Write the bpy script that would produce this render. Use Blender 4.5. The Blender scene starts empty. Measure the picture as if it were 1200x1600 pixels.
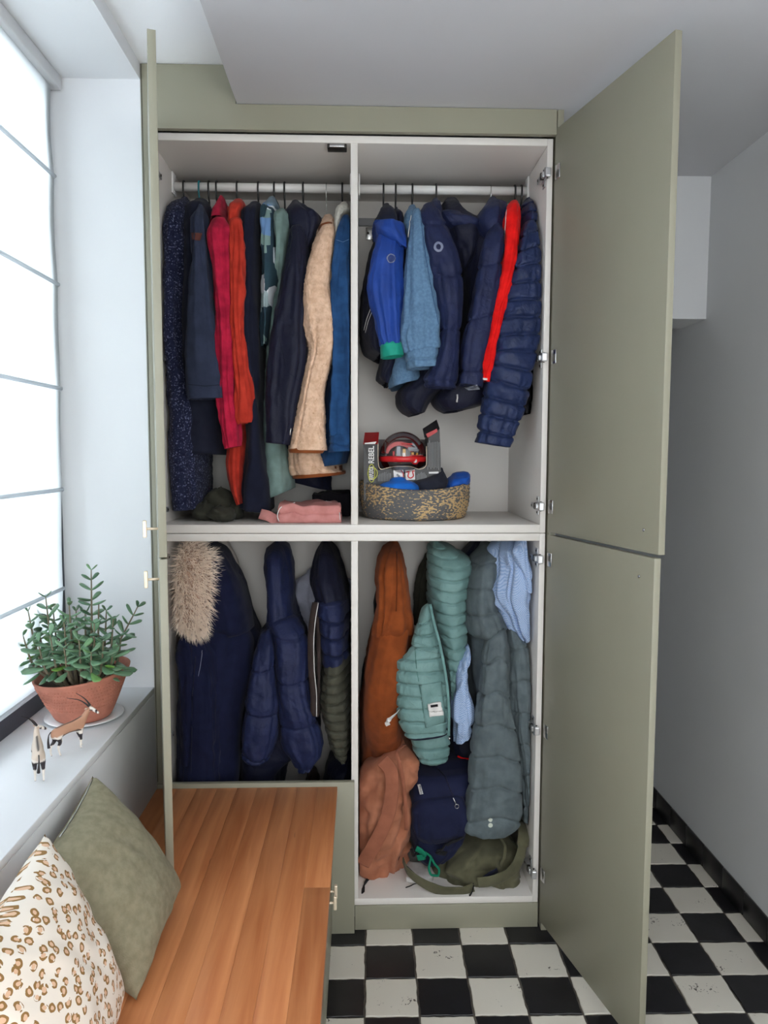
import bpy, bmesh, math, random
import numpy as np
from mathutils import Vector, Matrix
from mathutils.bvhtree import BVHTree

S = bpy.context.scene
C = S.collection
PI = math.pi
random.seed(4)

# ------------------------------------------------------------------ camera
CAM = np.array([0.6207, -2.3264, 1.5957]); PIT, YAW, ROL, FPX = -0.0814, 0.0308, 0.0024, 1139.27
_f = np.array([math.sin(YAW)*math.cos(PIT), math.cos(YAW)*math.cos(PIT), math.sin(PIT)])
_r = np.array([math.cos(YAW), -math.sin(YAW), 0.0]); _u = np.cross(_r, _f)
_r, _u = _r*math.cos(ROL)+_u*math.sin(ROL), -_r*math.sin(ROL)+_u*math.cos(ROL)
cd = bpy.data.cameras.new('camera'); cam = bpy.data.objects.new('camera', cd); C.objects.link(cam)
cam.matrix_world = Matrix(((_r[0], _u[0], -_f[0], CAM[0]), (_r[1], _u[1], -_f[1], CAM[1]), (_r[2], _u[2], -_f[2], CAM[2]), (0, 0, 0, 1)))
cd.sensor_fit = 'VERTICAL'; cd.sensor_height = 36; cd.lens = FPX/1600*36; cd.clip_start = .02
S.camera = cam

# ------------------------------------------------------------------ sky, daylight, exposure
w = bpy.data.worlds.new('sky'); S.world = w; w.use_nodes = True
bg = w.node_tree.nodes['Background']; bg.inputs[0].default_value = (.80, .90, 1.0, 1); bg.inputs[1].default_value = 3.0
def area(name, loc, rot, sx, sy, power, col):
    l = bpy.data.lights.new(name, 'AREA'); l.shape = 'RECTANGLE'; l.size = sx; l.size_y = sy; l.energy = power; l.color = col
    o = bpy.data.objects.new(name, l); o.location = loc; o.rotation_euler = rot; C.objects.link(o); return o
# daylight falling through the left window (lamp outside the glass); the other two lamps are fill added through unseen windows
area('daylight_left_window', (-.75, -1.0, 1.95), (0, -PI/2+.12, 0), 2.1, 1.9, 88, (.91, .95, 1.0))
area('added_fill_left', (-.62, -3.35, 1.8), (0, -PI/2, 0), 1.6, 1.5, 245, (1.0, .96, .91))
area('added_fill_rear', (.95, -4.68, 1.55), (PI/2, 0, 0), 1.4, 1.9, 40, (1.0, .94, .87))
S.view_settings.view_transform = 'Standard'; S.view_settings.look = 'None'
S.view_settings.gamma = 1; S.view_settings.use_curve_mapping = False
S.view_settings.exposure = 0.0
S.cycles.use_denoising = True
S.cycles.max_bounces = 10; S.cycles.diffuse_bounces = 6; S.cycles.transparent_max_bounces = 12
S.cycles.sample_clamp_indirect = 6

# ------------------------------------------------------------------ helpers: geometry from measured points
def ray(x, y): return _f + _r*((x-600)/FPX) - _u*((y-800)/FPX)
def pY(x, y, Y): d = ray(x, y); return CAM + d*((Y-CAM[1])/d[1])
def pZ(x, y, Z): d = ray(x, y); return CAM + d*((Z-CAM[2])/d[2])
def lin(c): return tuple((v/255/12.92 if v/255 <= .04045 else ((v/255+.055)/1.055)**2.4) for v in c)

def hsh(ix, iy, seed):
    h = np.sin(ix*127.1 + iy*311.7 + seed*74.7)*43758.5453
    return h - np.floor(h)
def vnoise(x, y, seed=0, px=None):
    x0 = np.floor(x); y0 = np.floor(y); fx = x-x0; fy = y-y0
    fx = fx*fx*(3-2*fx); fy = fy*fy*(3-2*fy)
    a, b = x0, x0+1
    if px: a = np.mod(a, px); b = np.mod(b, px)
    return ((hsh(a, y0, seed)*(1-fx)+hsh(b, y0, seed)*fx)*(1-fy) + (hsh(a, y0+1, seed)*(1-fx)+hsh(b, y0+1, seed)*fx)*fy)*2-1

# ------------------------------------------------------------------ helpers: objects
OFF = {}; GEO = {}
def setp(o, label=None, cat=None, group=None, kind=None):
    if label: o['label'] = label
    if cat: o['category'] = cat
    if group: o['group'] = group
    if kind: o['kind'] = kind
    return o
def thing(name, label, cat, loc, group=None):
    o = bpy.data.objects.new(name, None); o.empty_display_size = .05; C.objects.link(o); o.location = loc
    OFF[o.name] = np.array(loc, float)
    return setp(o, label, cat, group)
def mesh_obj(name, V, F, mat, parent=None, smooth=True, label=None, kind=None):
    V = np.asarray(V, float)
    off = OFF[parent.name] if parent else V.mean(0)*0
    me = bpy.data.meshes.new(name); me.from_pydata((V-off).tolist(), [], [list(f) for f in F])
    if mat: me.materials.append(mat)
    if smooth: me.polygons.foreach_set('use_smooth', [True]*len(me.polygons))
    me.update()
    o = bpy.data.objects.new(name, me); C.objects.link(o)
    if parent: o.parent = parent; OFF[o.name] = off
    else: OFF[o.name] = np.zeros(3)
    GEO[o.name] = (V, F)
    return setp(o, label=label, kind=kind)
class MB:
    def __init__(s): s.V = []; s.F = []
    def add(s, V, F):
        k = len(s.V); s.V += [tuple(v) for v in V]; s.F += [tuple(i+k for i in f) for f in F]; return s
    def box(s, x0, x1, y0, y1, z0, z1, b=0.0, fr=None):
        bm = bmesh.new(); bmesh.ops.create_cube(bm, size=1)
        for v in bm.verts: v.co = ((x0+x1)/2+v.co.x*(x1-x0), (y0+y1)/2+v.co.y*(y1-y0), (z0+z1)/2+v.co.z*(z1-z0))
        if b: bmesh.ops.bevel(bm, geom=list(bm.edges), offset=b, segments=2, affect='EDGES', profile=.5)
        bm.verts.index_update()
        V = [v.co.copy() for v in bm.verts]
        if fr is not None: V = [fr @ v for v in V]
        F = [[v.index for v in f.verts] for f in bm.faces]; bm.free()
        return s.add(V, F)
    def tube(s, P, r, n=8, cap=True):
        P = [Vector(p) for p in P]; m = len(P); R = r if hasattr(r, '__len__') else [r]*m
        V = []; F = []; nr = None
        for i, p in enumerate(P):
            t = (P[min(i+1, m-1)]-P[max(i-1, 0)]).normalized()
            if nr is None:
                nr = t.cross(Vector((0, 0, 1)) if abs(t.z) < .9 else Vector((0, 1, 0))).normalized()
            nr = (nr - t*nr.dot(t)).normalized(); bn = t.cross(nr)
            for k in range(n): a = 2*PI*k/n; V.append(p+(nr*math.cos(a)+bn*math.sin(a))*R[i])
        for i in range(m-1):
            for k in range(n): F.append((i*n+k, i*n+(k+1) % n, (i+1)*n+(k+1) % n, (i+1)*n+k))
        if cap: F.append(tuple(range(n))[::-1]); F.append(tuple((m-1)*n+k for k in range(n)))
        return s.add(V, F)
    def lathe(s, prof, c, n=48, sy=1.0, tilt=None):
        V = []; F = []; m = len(prof)
        for (r, z) in prof:
            for k in range(n):
                a = 2*PI*k/n; x = r*math.cos(a); y = r*math.sin(a)*sy
                zz = z + (tilt(x, y, z) if tilt else 0)
                V.append((c[0]+x, c[1]+y, c[2]+zz))
        for i in range(m-1):
            for k in range(n): F.append((i*n+k, i*n+(k+1) % n, (i+1)*n+(k+1) % n, (i+1)*n+k))
        F.append(tuple(range(n))[::-1]); F.append(tuple((m-1)*n+k for k in range(n)))
        return s.add(V, F)
    def sphere(s, c, r, n=12, m=8, sc=(1, 1, 1)):
        prof = [(max(1e-4, math.sin(PI*i/m)), -math.cos(PI*i/m)) for i in range(m+1)]
        V = []; F = []
        for (a, z) in prof:
            for k in range(n): V.append((c[0]+r*sc[0]*a*math.cos(2*PI*k/n), c[1]+r*sc[1]*a*math.sin(2*PI*k/n), c[2]+r*sc[2]*z))
        for i in range(m):
            for k in range(n): F.append((i*n+k, i*n+(k+1) % n, (i+1)*n+(k+1) % n, (i+1)*n+k))
        return s.add(V, F)
    def obj(s, name, mat, parent=None, smooth=True, label=None, kind=None): return mesh_obj(name, s.V, s.F, mat, parent, smooth, label, kind)
def smooth_by_angle(o, deg=35):
    me = o.data; bm = bmesh.new(); bm.from_mesh(me)
    for e in bm.edges:
        if len(e.link_faces) == 2 and e.calc_face_angle(0) > math.radians(deg): e.smooth = False
    bm.to_mesh(me); bm.free(); return o
def bx(name, mat, parent, x0, x1, y0, y1, z0, z1, b=.0012, label=None, fr=None):
    return smooth_by_angle(MB().box(x0, x1, y0, y1, z0, z1, b, fr).obj(name, mat, parent, True, label), 60)
def struct(o): o['kind'] = 'structure'; return o

# ------------------------------------------------------------------ materials
MATS = {}
def mat_new(name):
    m = bpy.data.materials.new(name); m.use_nodes = True; nt = m.node_tree
    return m, nt, nt.nodes, nt.links, nt.nodes['Principled BSDF']
def nd(nodes, t, **k):
    n = nodes.new(t)
    for a, v in k.items(): setattr(n, a, v)
    return n
def paint(name, col, rough=.6, var=.04, scale=6, bump=.0, bscale=300, metal=0, spec=.5):
    m, nt, N, L, P = mat_new(name); c = lin(col)
    tc = nd(N, 'ShaderNodeTexCoord'); nz = nd(N, 'ShaderNodeTexNoise'); nz.inputs['Scale'].default_value = scale; nz.inputs['Detail'].default_value = 5
    L.new(tc.outputs['Object'], nz.inputs['Vector'])
    rp = nd(N, 'ShaderNodeValToRGB'); rp.color_ramp.elements[0].position = .3; rp.color_ramp.elements[1].position = .7
    rp.color_ramp.elements[0].color = tuple(v*(1-var) for v in c)+(1,); rp.color_ramp.elements[1].color = tuple(min(1, v*(1+var)) for v in c)+(1,)
    L.new(nz.outputs['Fac'], rp.inputs[0]); L.new(rp.outputs[0], P.inputs['Base Color'])
    P.inputs['Roughness'].default_value = rough; P.inputs['Metallic'].default_value = metal; P.inputs['Specular IOR Level'].default_value = spec
    if bump:
        n2 = nd(N, 'ShaderNodeTexNoise'); n2.inputs['Scale'].default_value = bscale; L.new(tc.outputs['Object'], n2.inputs['Vector'])
        b = nd(N, 'ShaderNodeBump'); b.inputs['Strength'].default_value = bump; b.inputs['Distance'].default_value = .002
        L.new(n2.outputs['Fac'], b.inputs['Height']); L.new(b.outputs[0], P.inputs['Normal'])
    return m
def cloth(name, col, col2=None, rough=.9, var=.12, scale=30, weave=600, bump=.3, sheen=.05, speck=None, lowbump=.0):
    """woven or knitted cloth: slow colour variation, fine weave relief, optional speckles (col, scale, amount)"""
    m, nt, N, L, P = mat_new(name); c = lin(col); c2 = lin(col2) if col2 else tuple(v*(1-var*1.6) for v in c)
    tc = nd(N, 'ShaderNodeTexCoord'); nz = nd(N, 'ShaderNodeTexNoise'); nz.inputs['Scale'].default_value = scale; nz.inputs['Detail'].default_value = 6
    L.new(tc.outputs['Object'], nz.inputs['Vector'])
    rp = nd(N, 'ShaderNodeValToRGB'); rp.color_ramp.elements[0].position = .35; rp.color_ramp.elements[1].position = .65
    rp.color_ramp.elements[0].color = c2+(1,); rp.color_ramp.elements[1].color = tuple(min(1, v*(1+var*.5)) for v in c)+(1,)
    L.new(nz.outputs['Fac'], rp.inputs[0]); out = rp.outputs[0]
    n2 = nd(N, 'ShaderNodeTexNoise'); n2.inputs['Scale'].default_value = weave; n2.inputs['Detail'].default_value = 2; L.new(tc.outputs['Object'], n2.inputs['Vector'])
    if speck:
        n3 = nd(N, 'ShaderNodeTexNoise'); n3.inputs['Scale'].default_value = speck[1]; n3.inputs['Detail'].default_value = 3; L.new(tc.outputs['Object'], n3.inputs['Vector'])
        r3 = nd(N, 'ShaderNodeValToRGB'); r3.color_ramp.elements[0].position = speck[2]; r3.color_ramp.elements[1].position = speck[2]+.06
        L.new(n3.outputs['Fac'], r3.inputs[0])
        mx = nd(N, 'ShaderNodeMix', data_type='RGBA'); L.new(r3.outputs[0], mx.inputs[0]); L.new(out, mx.inputs[6]); mx.inputs[7].default_value = lin(speck[0])+(1,); out = mx.outputs[2]
    L.new(out, P.inputs['Base Color']); P.inputs['Roughness'].default_value = rough; P.inputs['Specular IOR Level'].default_value = .25 if rough < .65 else .1
    P.inputs['Sheen Weight'].default_value = sheen; P.inputs['Sheen Roughness'].default_value = .5
    b = nd(N, 'ShaderNodeBump'); b.inputs['Strength'].default_value = bump; b.inputs['Distance'].default_value = .0015; L.new(n2.outputs['Fac'], b.inputs['Height'])
    if lowbump:
        n4 = nd(N, 'ShaderNodeTexNoise'); n4.inputs['Scale'].default_value = 38; n4.inputs['Detail'].default_value = 3; n4.inputs['Distortion'].default_value = 1.0; L.new(tc.outputs['Object'], n4.inputs['Vector'])
        b2 = nd(N, 'ShaderNodeBump'); b2.inputs['Strength'].default_value = lowbump; b2.inputs['Distance'].default_value = .012; L.new(n4.outputs['Fac'], b2.inputs['Height']); L.new(b.outputs[0], b2.inputs['Normal'])
        L.new(b2.outputs[0], P.inputs['Normal'])
    else: L.new(b.outputs[0], P.inputs['Normal'])
    return m
def gingham(name, c1, c2, scale=330):
    m, nt, N, L, P = mat_new(name); tc = nd(N, 'ShaderNodeTexCoord')
    ck = nd(N, 'ShaderNodeTexChecker'); ck.inputs['Scale'].default_value = scale; ck.inputs[1].default_value = lin(c1)+(1,); ck.inputs[2].default_value = lin(c2)+(1,)
    L.new(tc.outputs['Object'], ck.inputs['Vector']); L.new(ck.outputs[0], P.inputs['Base Color']); P.inputs['Roughness'].default_value = .9; P.inputs['Specular IOR Level'].default_value = .2
    return m

# ------------------------------------------------------------------ lofted cloth
ORG = {'A': (240, 200), 'E': (240, 820), 'C': (540, 200), 'F': (540, 830)}; K = 320/1200
LIMS = {'A': (-.017, .583), 'E': (-.017, .583), 'C': (.613, 1.19), 'F': (.613, 1.19)}
def hermite(T, D, t):
    T = np.asarray(T, float); D = np.asarray(D, float); h = np.diff(T); d = np.diff(D, axis=0)/h[:, None]
    m = np.zeros_like(D); m[0] = d[0]; m[-1] = d[-1]
    for i in range(1, len(T)-1):
        s = d[i-1]*d[i]; m[i] = np.where(s > 0, 2*s/(d[i-1]+d[i]+1e-12*(np.abs(d[i-1]+d[i]) < 1e-9)), 0)
    i = np.clip(np.searchsorted(T, t, 'right')-1, 0, len(h)-1); u = ((t-T[i])/h[i])[:, None]; hh = h[i][:, None]
    return (2*u**3-3*u**2+1)*D[i]+(u**3-2*u**2+u)*hh*m[i]+(-2*u**3+3*u**2)*D[i+1]+(u**3-u**2)*hh*m[i+1]
SEED = [1]
def loft(name, org, rows, mat, parent, n=56, m=80, sq=2.5, fold=.006, ff=11, fz=2.2, crump=.0025, quilt=None, top='dome', bot='hem', label=None, kind=None, fine=None, lim=None):
    """a cloth volume through measured outline rows (left x,y; right x,y; front depth, back depth)"""
    SEED[0] += 1; sd = SEED[0]
    if org: ox, oy = ORG[org]; k = K
    else: ox = oy = 0; k = 1
    R = np.array(rows, float)
    if quilt: m = int(m*1.6)
    R[:, :4] *= k; R[:, [0, 2]] += ox; R[:, [1, 3]] += oy
    mid = np.stack([(R[:, 0]+R[:, 2])/2, (R[:, 1]+R[:, 3])/2], 1)
    seg = np.hypot(*np.diff(mid, axis=0).T)+.2*np.abs(np.diff(R[:, 2]-R[:, 0]))+.5; T = np.concatenate([[0], np.cumsum(seg)])
    t = np.linspace(0, T[-1], m); Q = hermite(T, R, t)
    rings = []; cs = []; th = np.arange(n)/n*2*PI
    cc = np.sign(np.cos(th))*np.abs(np.cos(th))**(2/sq); ss = np.sign(np.sin(th))*np.abs(np.sin(th))**(2/sq)
    WL = np.array([pY(q[0], q[1], q[4]+.35*(q[5]-q[4])) for q in Q]); WR = np.array([pY(q[2], q[3], q[4]+.35*(q[5]-q[4])) for q in Q])
    cen = (WL+WR)/2; cen[:, 1] = (Q[:, 4]+Q[:, 5])/2; hw = (WR-WL)/2; hw[:, 1] = 0; hd = (Q[:, 5]-Q[:, 4])/2
    s = np.concatenate([[0], np.cumsum(np.linalg.norm(np.diff(cen, axis=0), axis=1))])   # metres along the piece
    TH, SS = np.meshgrid(th, s)
    env = np.minimum(1, np.minimum(SS/.04+.15, 1))
    if fold or crump:
        wob = vnoise(TH*0+sd, SS*3, sd)*.6
        v1 = vnoise(TH/(2*PI)*ff, SS*fz+sd, sd, ff); v2 = vnoise(TH/(2*PI)*ff*2, SS*fz*1.8+7, sd+3, ff*2)
        D = fold*1.3*v1 + fold*.6*v2 - fold*1.1*np.exp(-(v1/.16)**2) - fold*.6*np.exp(-(v2/.2)**2) + fold*.5
        D = D + crump*vnoise(TH/(2*PI)*14, SS*34, sd+5, 14) + crump*.6*vnoise(TH/(2*PI)*34, SS*60, sd+9, 34)
    else: D = TH*0
    if quilt:
        per, amp, chev = quilt[0], quilt[1], (quilt[2] if len(quilt) > 2 else 0)
        ph = (quilt[3] if len(quilt) > 3 else 0)
        q = (SS + chev*np.abs(np.cos(TH)) + .006*vnoise(TH/(2*PI)*5, SS*3, sd+2, 5))/per + ph
        sl_ = 2*np.abs(q-np.floor(q)-.5); p = np.sqrt(np.maximum(0, 1-sl_**2)) ; p = .35*p + .65*np.maximum(0, 1-sl_**6)
        dist = (1-sl_)*per*.5; gro = np.exp(-(dist/.0042)**2)
        D = D + amp*1.5*(p-.75) - .0045*gro + np.exp(-(dist/(per*.2))**2)*amp*.75*vnoise(TH/(2*PI)*40, SS*9, sd+4, 40) + amp*.3*vnoise(TH/(2*PI)*24, SS*30, sd+6, 24)
    tail = np.clip((s[-1]-SS)/.025, 0, 1)*np.clip(SS/.02, 0, 1)
    if fine: D = D + tail*( fine[0]*vnoise(TH/(2*PI)*fine[1], SS*fine[2], sd+8, fine[1]) + fine[0]*.6*vnoise(TH/(2*PI)*fine[1]*2, SS*fine[2]*2, sd+11, fine[1]*2))
    lh = np.linalg.norm(hw, axis=1)+1e-6; hx = hw/lh[:, None]
    lo = np.minimum(.5, .45*np.minimum(lh, hd))[:, None]; D = np.clip(D*env, -lo, .035)
    V = cen[:, None, :] + hw[:, None, :]*cc[None, :, None] + hx[:, None, :]*(np.cos(th)[None, :]*D)[:, :, None]
    V[:, :, 1] += hd[:, None]*ss[None, :] + np.sin(th)[None, :]*D
    ringsV = [V[i] for i in range(m)]
    c0 = V[0].mean(0)
    if top == 'dome':
        up = np.array([0, 0, min(.012, .35*hd[0])])
        ringsV = [c0+(V[0]-c0)*.45+up, c0+(V[0]-c0)*.8+up*.7]+ringsV
    c1 = V[-1].mean(0)
    if bot == 'hem':
        up = np.array([0, 0, 1.])
        ringsV += [c1+(V[-1]-c1)*.97-up*.001, c1+(V[-1]-c1)*.90+up*.006, c1+(V[-1]-c1)*.86+up*.03]
    elif bot == 'dome':
        up = np.array([0, 0, min(.015, .35*hd[-1])])
        ringsV += [c1+(V[-1]-c1)*.85-up*.6, c1+(V[-1]-c1)*.5-up]
    M = len(ringsV); A = np.concatenate(ringsV)
    lm = lim or (LIMS.get(org) if org else None)
    if lm: A[:, 0] = np.clip(A[:, 0], lm[0], lm[1])
    A[:, 1] = np.minimum(A[:, 1], .517)
    F = [(i*n+j, i*n+(j+1) % n, (i+1)*n+(j+1) % n, (i+1)*n+j) for i in range(M-1) for j in range(n)]
    V2 = np.concatenate([A, [ringsV[0].mean(0)], [ringsV[-1].mean(0)]]); a, b = M*n, M*n+1
    F += [(a, (j+1) % n, j) for j in range(n)] + [(b, (M-1)*n+j, (M-1)*n+(j+1) % n) for j in range(n)]
    return mesh_obj(name, V2, F, mat, parent, True, label, kind)
BV = {}
def cast(o, px, py, org=None):
    """surface point of an object along the sight line to a measured point"""
    if org: px = ORG[org][0]+px*K; py = ORG[org][1]+py*K
    if o.name not in BV: V, F = GEO[o.name]; BV[o.name] = BVHTree.FromPolygons([tuple(v) for v in V], [tuple(f) for f in F])
    d = Vector(ray(px, py)).normalized(); h = BV[o.name].ray_cast(Vector(CAM), d)
    if h[0] is None:
        b = BV[o.name].find_nearest(Vector(CAM)+d*2.45); q = b[0]; nn = b[1]
        tt = (q-Vector(CAM)).dot(d); return Vector(CAM)+d*tt, -d
    nn = h[1] if h[1].dot(d) < 0 else -h[1]
    return h[0], nn
def stroke(name, pts, r, mat, parent, on, org, sub=8, lift=.0, n=6, label=None):
    P = []
    for a, b in zip(pts[:-1], pts[1:]):
        for i in range(sub): P.append((a[0]+(b[0]-a[0])*i/sub, a[1]+(b[1]-a[1])*i/sub))
    P.append(pts[-1]); W = []
    for x, y in P: h, nn = cast(on, x, y, org); W.append(h+nn*lift)
    return MB().tube(W, r, n).obj(name, mat, parent, True, label)
def decal(name, quad, mat, parent, on, org, lift=.0015, g=6, label=None, flat=False):
    """a thin patch of four measured corners lying on the surface of another part"""
    q = [np.array(v, float) for v in quad]; top = []; bot = []
    for j in range(g+1):
        for i in range(g+1):
            u, v = i/g, j/g; p = q[0]*(1-u)*(1-v)+q[1]*u*(1-v)+q[2]*u*v+q[3]*(1-u)*v
            h, nn = cast(on, p[0], p[1], org); top.append(h+nn*lift); bot.append(h-nn*.002)
    if flat:
        A = np.array([tuple(x) for x in top]); c = A.mean(0); U, s_, Vt = np.linalg.svd(A-c); nn = Vt[2]
        if nn.dot(c-CAM) > 0: nn = -nn
        mx = ((A-c)@nn).max(); top = [Vector(a-nn*((a-c)@nn)+nn*(mx+.0015)) for a in A]
    k = g+1; NV = k*k; F = []
    for j in range(g):
        for i in range(g): a = j*k+i; F.append((a, a+1, a+k+1, a+k)); F.append((NV+a, NV+a+k, NV+a+k+1, NV+a+1))
    rim = [i for i in range(k)]+[j*k+g for j in range(1, k)]+[g*k+i for i in range(g-1, -1, -1)]+[j*k for j in range(g-1, 0, -1)]
    for a, b in zip(rim, rim[1:]+rim[:1]): F.append((a, NV+a, NV+b, b))
    return mesh_obj(name, top+bot, F, mat, parent, True, label)
def disc(name, c, rx, ry, mat, parent, on, org, lift=.0015, n=20, inner=0, label=None):
    V = []; 
    rad = [inner, 1] if inner else [.02, .5, 1]
    for rr in rad:
        for k_ in range(n): h, nn = cast(on, c[0]+rx*rr*math.cos(2*PI*k_/n), c[1]+ry*rr*math.sin(2*PI*k_/n), org); V.append(h+nn*lift)
    F = [(i*n+k_, i*n+(k_+1) % n, (i+1)*n+(k_+1) % n, (i+1)*n+k_) for i in range(len(rad)-1) for k_ in range(n)]
    return mesh_obj(name, V, F, mat, parent, True, label)
def ribbon(mb, P, wd, th, side):
    """flat strap along points P, width vector direction 'side' per point or one for all"""
    P = [Vector(p) for p in P]; m = len(P); V = []; F = []
    for i, p in enumerate(P):
        t = (P[min(i+1, m-1)]-P[max(i-1, 0)]).normalized(); s = Vector(side[i] if hasattr(side[0], '__len__') else side)
        s = (s-t*s.dot(t)).normalized(); nn = t.cross(s); ww = wd[i] if hasattr(wd, '__len__') else wd
        for a, b in ((-1, -1), (-.9, -1), (.9, -1), (1, -1), (1, 1), (.9, 1), (-.9, 1), (-1, 1)): V.append(p+s*a*ww/2+nn*b*th/2*(.6 if abs(a) == 1 else 1))
    for i in range(m-1):
        for k_ in range(8): F.append((i*8+k_, i*8+(k_+1) % 8, (i+1)*8+(k_+1) % 8, (i+1)*8+k_))
    F.append(tuple(range(8))[::-1]); F.append(tuple((m-1)*8+k_ for k_ in range(8)))
    return mb.add(V, F)
def spline(P, k=6):
    P = np.array(P, float); T = np.arange(len(P)); return hermite(T, P, np.linspace(0, len(P)-1, (len(P)-1)*k+1))
def text(name, body, size, loc, rot, mat, parent, ex=.0004, bold=0, sx=1.0):
    cu = bpy.data.curves.new(name, 'FONT'); cu.body = body; cu.size = size; cu.extrude = ex; cu.align_x = 'CENTER'; cu.align_y = 'CENTER'; cu.offset = bold
    t = bpy.data.objects.new(name, cu); C.objects.link(t); dg = bpy.context.evaluated_depsgraph_get()
    me = bpy.data.meshes.new_from_object(t.evaluated_get(dg)); bpy.data.objects.remove(t); bpy.data.curves.remove(cu)
    M = Matrix.Translation(Vector(loc)) @ rot.to_4x4() @ Matrix.Diagonal((sx, 1, 1, 1)); me.transform(M)
    V = [tuple(v.co) for v in me.vertices]; F = [tuple(p.vertices) for p in me.polygons]; bpy.data.meshes.remove(me)
    return mesh_obj(name, V, F, mat, parent, False)
white_wall = paint('white_wall', (222, 223, 226), .85, .015, 3, .05, 180)
ceil_mat = paint('ceiling_paint', (243, 244, 246), .9, .01, 3, .05, 200); bulk_mat = paint('lower_ceiling_paint', (204, 204, 208), .9, .015, 3, .05, 200)
white_mel = paint('white_melamine', (222, 217, 212), .45, .01, 4, .02, 500)
green_mat = paint('sage_green_lacquer', (145, 142, 125), .42, .02, 5, .06, 700)
dark_gap = paint('dark_joint', (52, 50, 44), .8)
chrome = paint('chrome', (205, 205, 205), .25, .02, 8, 0, 1, 1.0)
dark_metal = paint('dark_metal', (70, 68, 66), .35, .05, 8, 0, 1, .9)
brass = paint('pale_brass', (228, 210, 186), .3, .02, 8, 0, 1, .3)
rail_mat = paint('white_rail', (228, 226, 224), .35)
black_plastic = paint('black_plastic', (24, 24, 26), .4)
teal_plastic = paint('teal_plastic', (20, 110, 120), .4)
frame_dark = paint('anthracite_frame', (52, 56, 66), .5)
grout_mat = paint('grout', (96, 88, 80), .95, .2, 60)
black_tile = paint('black_tile', (30, 29, 32), .38, .25, 14, .12, 60)

def white_tile_mat():
    m, nt, N, L, P = mat_new('white_tile'); tc = nd(N, 'ShaderNodeTexCoord'); oi = nd(N, 'ShaderNodeObjectInfo')
    ad = nd(N, 'ShaderNodeVectorMath', operation='ADD'); sc = nd(N, 'ShaderNodeVectorMath', operation='SCALE'); sc.inputs['Scale'].default_value = 1.0
    L.new(oi.outputs['Location'], sc.inputs[0]); L.new(tc.outputs['Object'], ad.inputs[0]); L.new(sc.outputs[0], ad.inputs[1])
    nz = nd(N, 'ShaderNodeTexNoise'); nz.inputs['Scale'].default_value = 95; nz.inputs['Detail'].default_value = 6; nz.inputs['Distortion'].default_value = 1.2; L.new(ad.outputs[0], nz.inputs['Vector'])
    n2 = nd(N, 'ShaderNodeTexNoise'); n2.inputs['Scale'].default_value = 13; L.new(ad.outputs[0], n2.inputs['Vector'])
    mu = nd(N, 'ShaderNodeMath', operation='MULTIPLY'); L.new(nz.outputs['Fac'], mu.inputs[0]); L.new(n2.outputs['Fac'], mu.inputs[1])
    rp = nd(N, 'ShaderNodeValToRGB'); e = rp.color_ramp.elements; e[0].position = .40; e[0].color = lin((222, 216, 204))+(1,); e[1].position = .425; e[1].color = lin((96, 88, 80))+(1,)
    L.new(mu.outputs[0], rp.inputs[0]); L.new(rp.outputs[0], P.inputs['Base Color']); P.inputs['Roughness'].default_value = .5
    b = nd(N, 'ShaderNodeBump'); b.inputs['Strength'].default_value = .1; b.inputs['Distance'].default_value = .002; b.invert = True; L.new(rp.outputs[0], b.inputs['Height']); L.new(b.outputs[0], P.inputs['Normal'])
    return m
white_tile = white_tile_mat()
def wood_mat():
    m, nt, N, L, P = mat_new('oiled_beech'); tc = nd(N, 'ShaderNodeTexCoord'); oi = nd(N, 'ShaderNodeObjectInfo')
    mp = nd(N, 'ShaderNodeMapping'); mp.inputs['Scale'].default_value = (26, 1.6, 20); ad = nd(N, 'ShaderNodeVectorMath', operation='ADD')
    cb = nd(N, 'ShaderNodeCombineXYZ'); mm = nd(N, 'ShaderNodeMath', operation='MULTIPLY'); mm.inputs[1].default_value = 37; L.new(oi.outputs['Random'], mm.inputs[0])
    L.new(mm.outputs[0], cb.inputs[1]); L.new(mm.outputs[0], cb.inputs[0]); L.new(tc.outputs['Object'], ad.inputs[0]); L.new(cb.outputs[0], ad.inputs[1]); L.new(ad.outputs[0], mp.inputs[0])
    nz = nd(N, 'ShaderNodeTexNoise'); nz.inputs['Scale'].default_value = 1.4; nz.inputs['Detail'].default_value = 8; nz.inputs['Distortion'].default_value = .5; L.new(mp.outputs[0], nz.inputs['Vector'])
    a1 = nd(N, 'ShaderNodeMath', operation='MULTIPLY_ADD'); L.new(oi.outputs['Random'], a1.inputs[0]); a1.inputs[1].default_value = .15; L.new(nz.outputs['Fac'], a1.inputs[2])
    rp = nd(N, 'ShaderNodeValToRGB'); e = rp.color_ramp.elements; e[0].position = .35; e[0].color = lin((178, 104, 60))+(1,); e[1].position = .85; e[1].color = lin((216, 146, 96))+(1,)
    L.new(a1.outputs[0], rp.inputs[0])
    n2 = nd(N, 'ShaderNodeTexNoise'); n2.inputs['Scale'].default_value = 5; n2.inputs['Detail'].default_value = 2; m2 = nd(N, 'ShaderNodeMapping'); m2.inputs['Scale'].default_value = (7, 1.2, 5); L.new(ad.outputs[0], m2.inputs[0]); L.new(m2.outputs[0], n2.inputs['Vector'])
    r2 = nd(N, 'ShaderNodeValToRGB'); r2.color_ramp.elements[0].position = .75; r2.color_ramp.elements[1].position = .8; L.new(n2.outputs['Fac'], r2.inputs[0])
    mx = nd(N, 'ShaderNodeMix', data_type='RGBA'); L.new(r2.outputs[0], mx.inputs[0]); L.new(rp.outputs[0], mx.inputs[6]); mx.inputs[7].default_value = lin((120, 66, 38))+(1,)
    L.new(mx.outputs[2], P.inputs['Base Color']); P.inputs['Roughness'].default_value = .42
    return m
wood = wood_mat()
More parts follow.
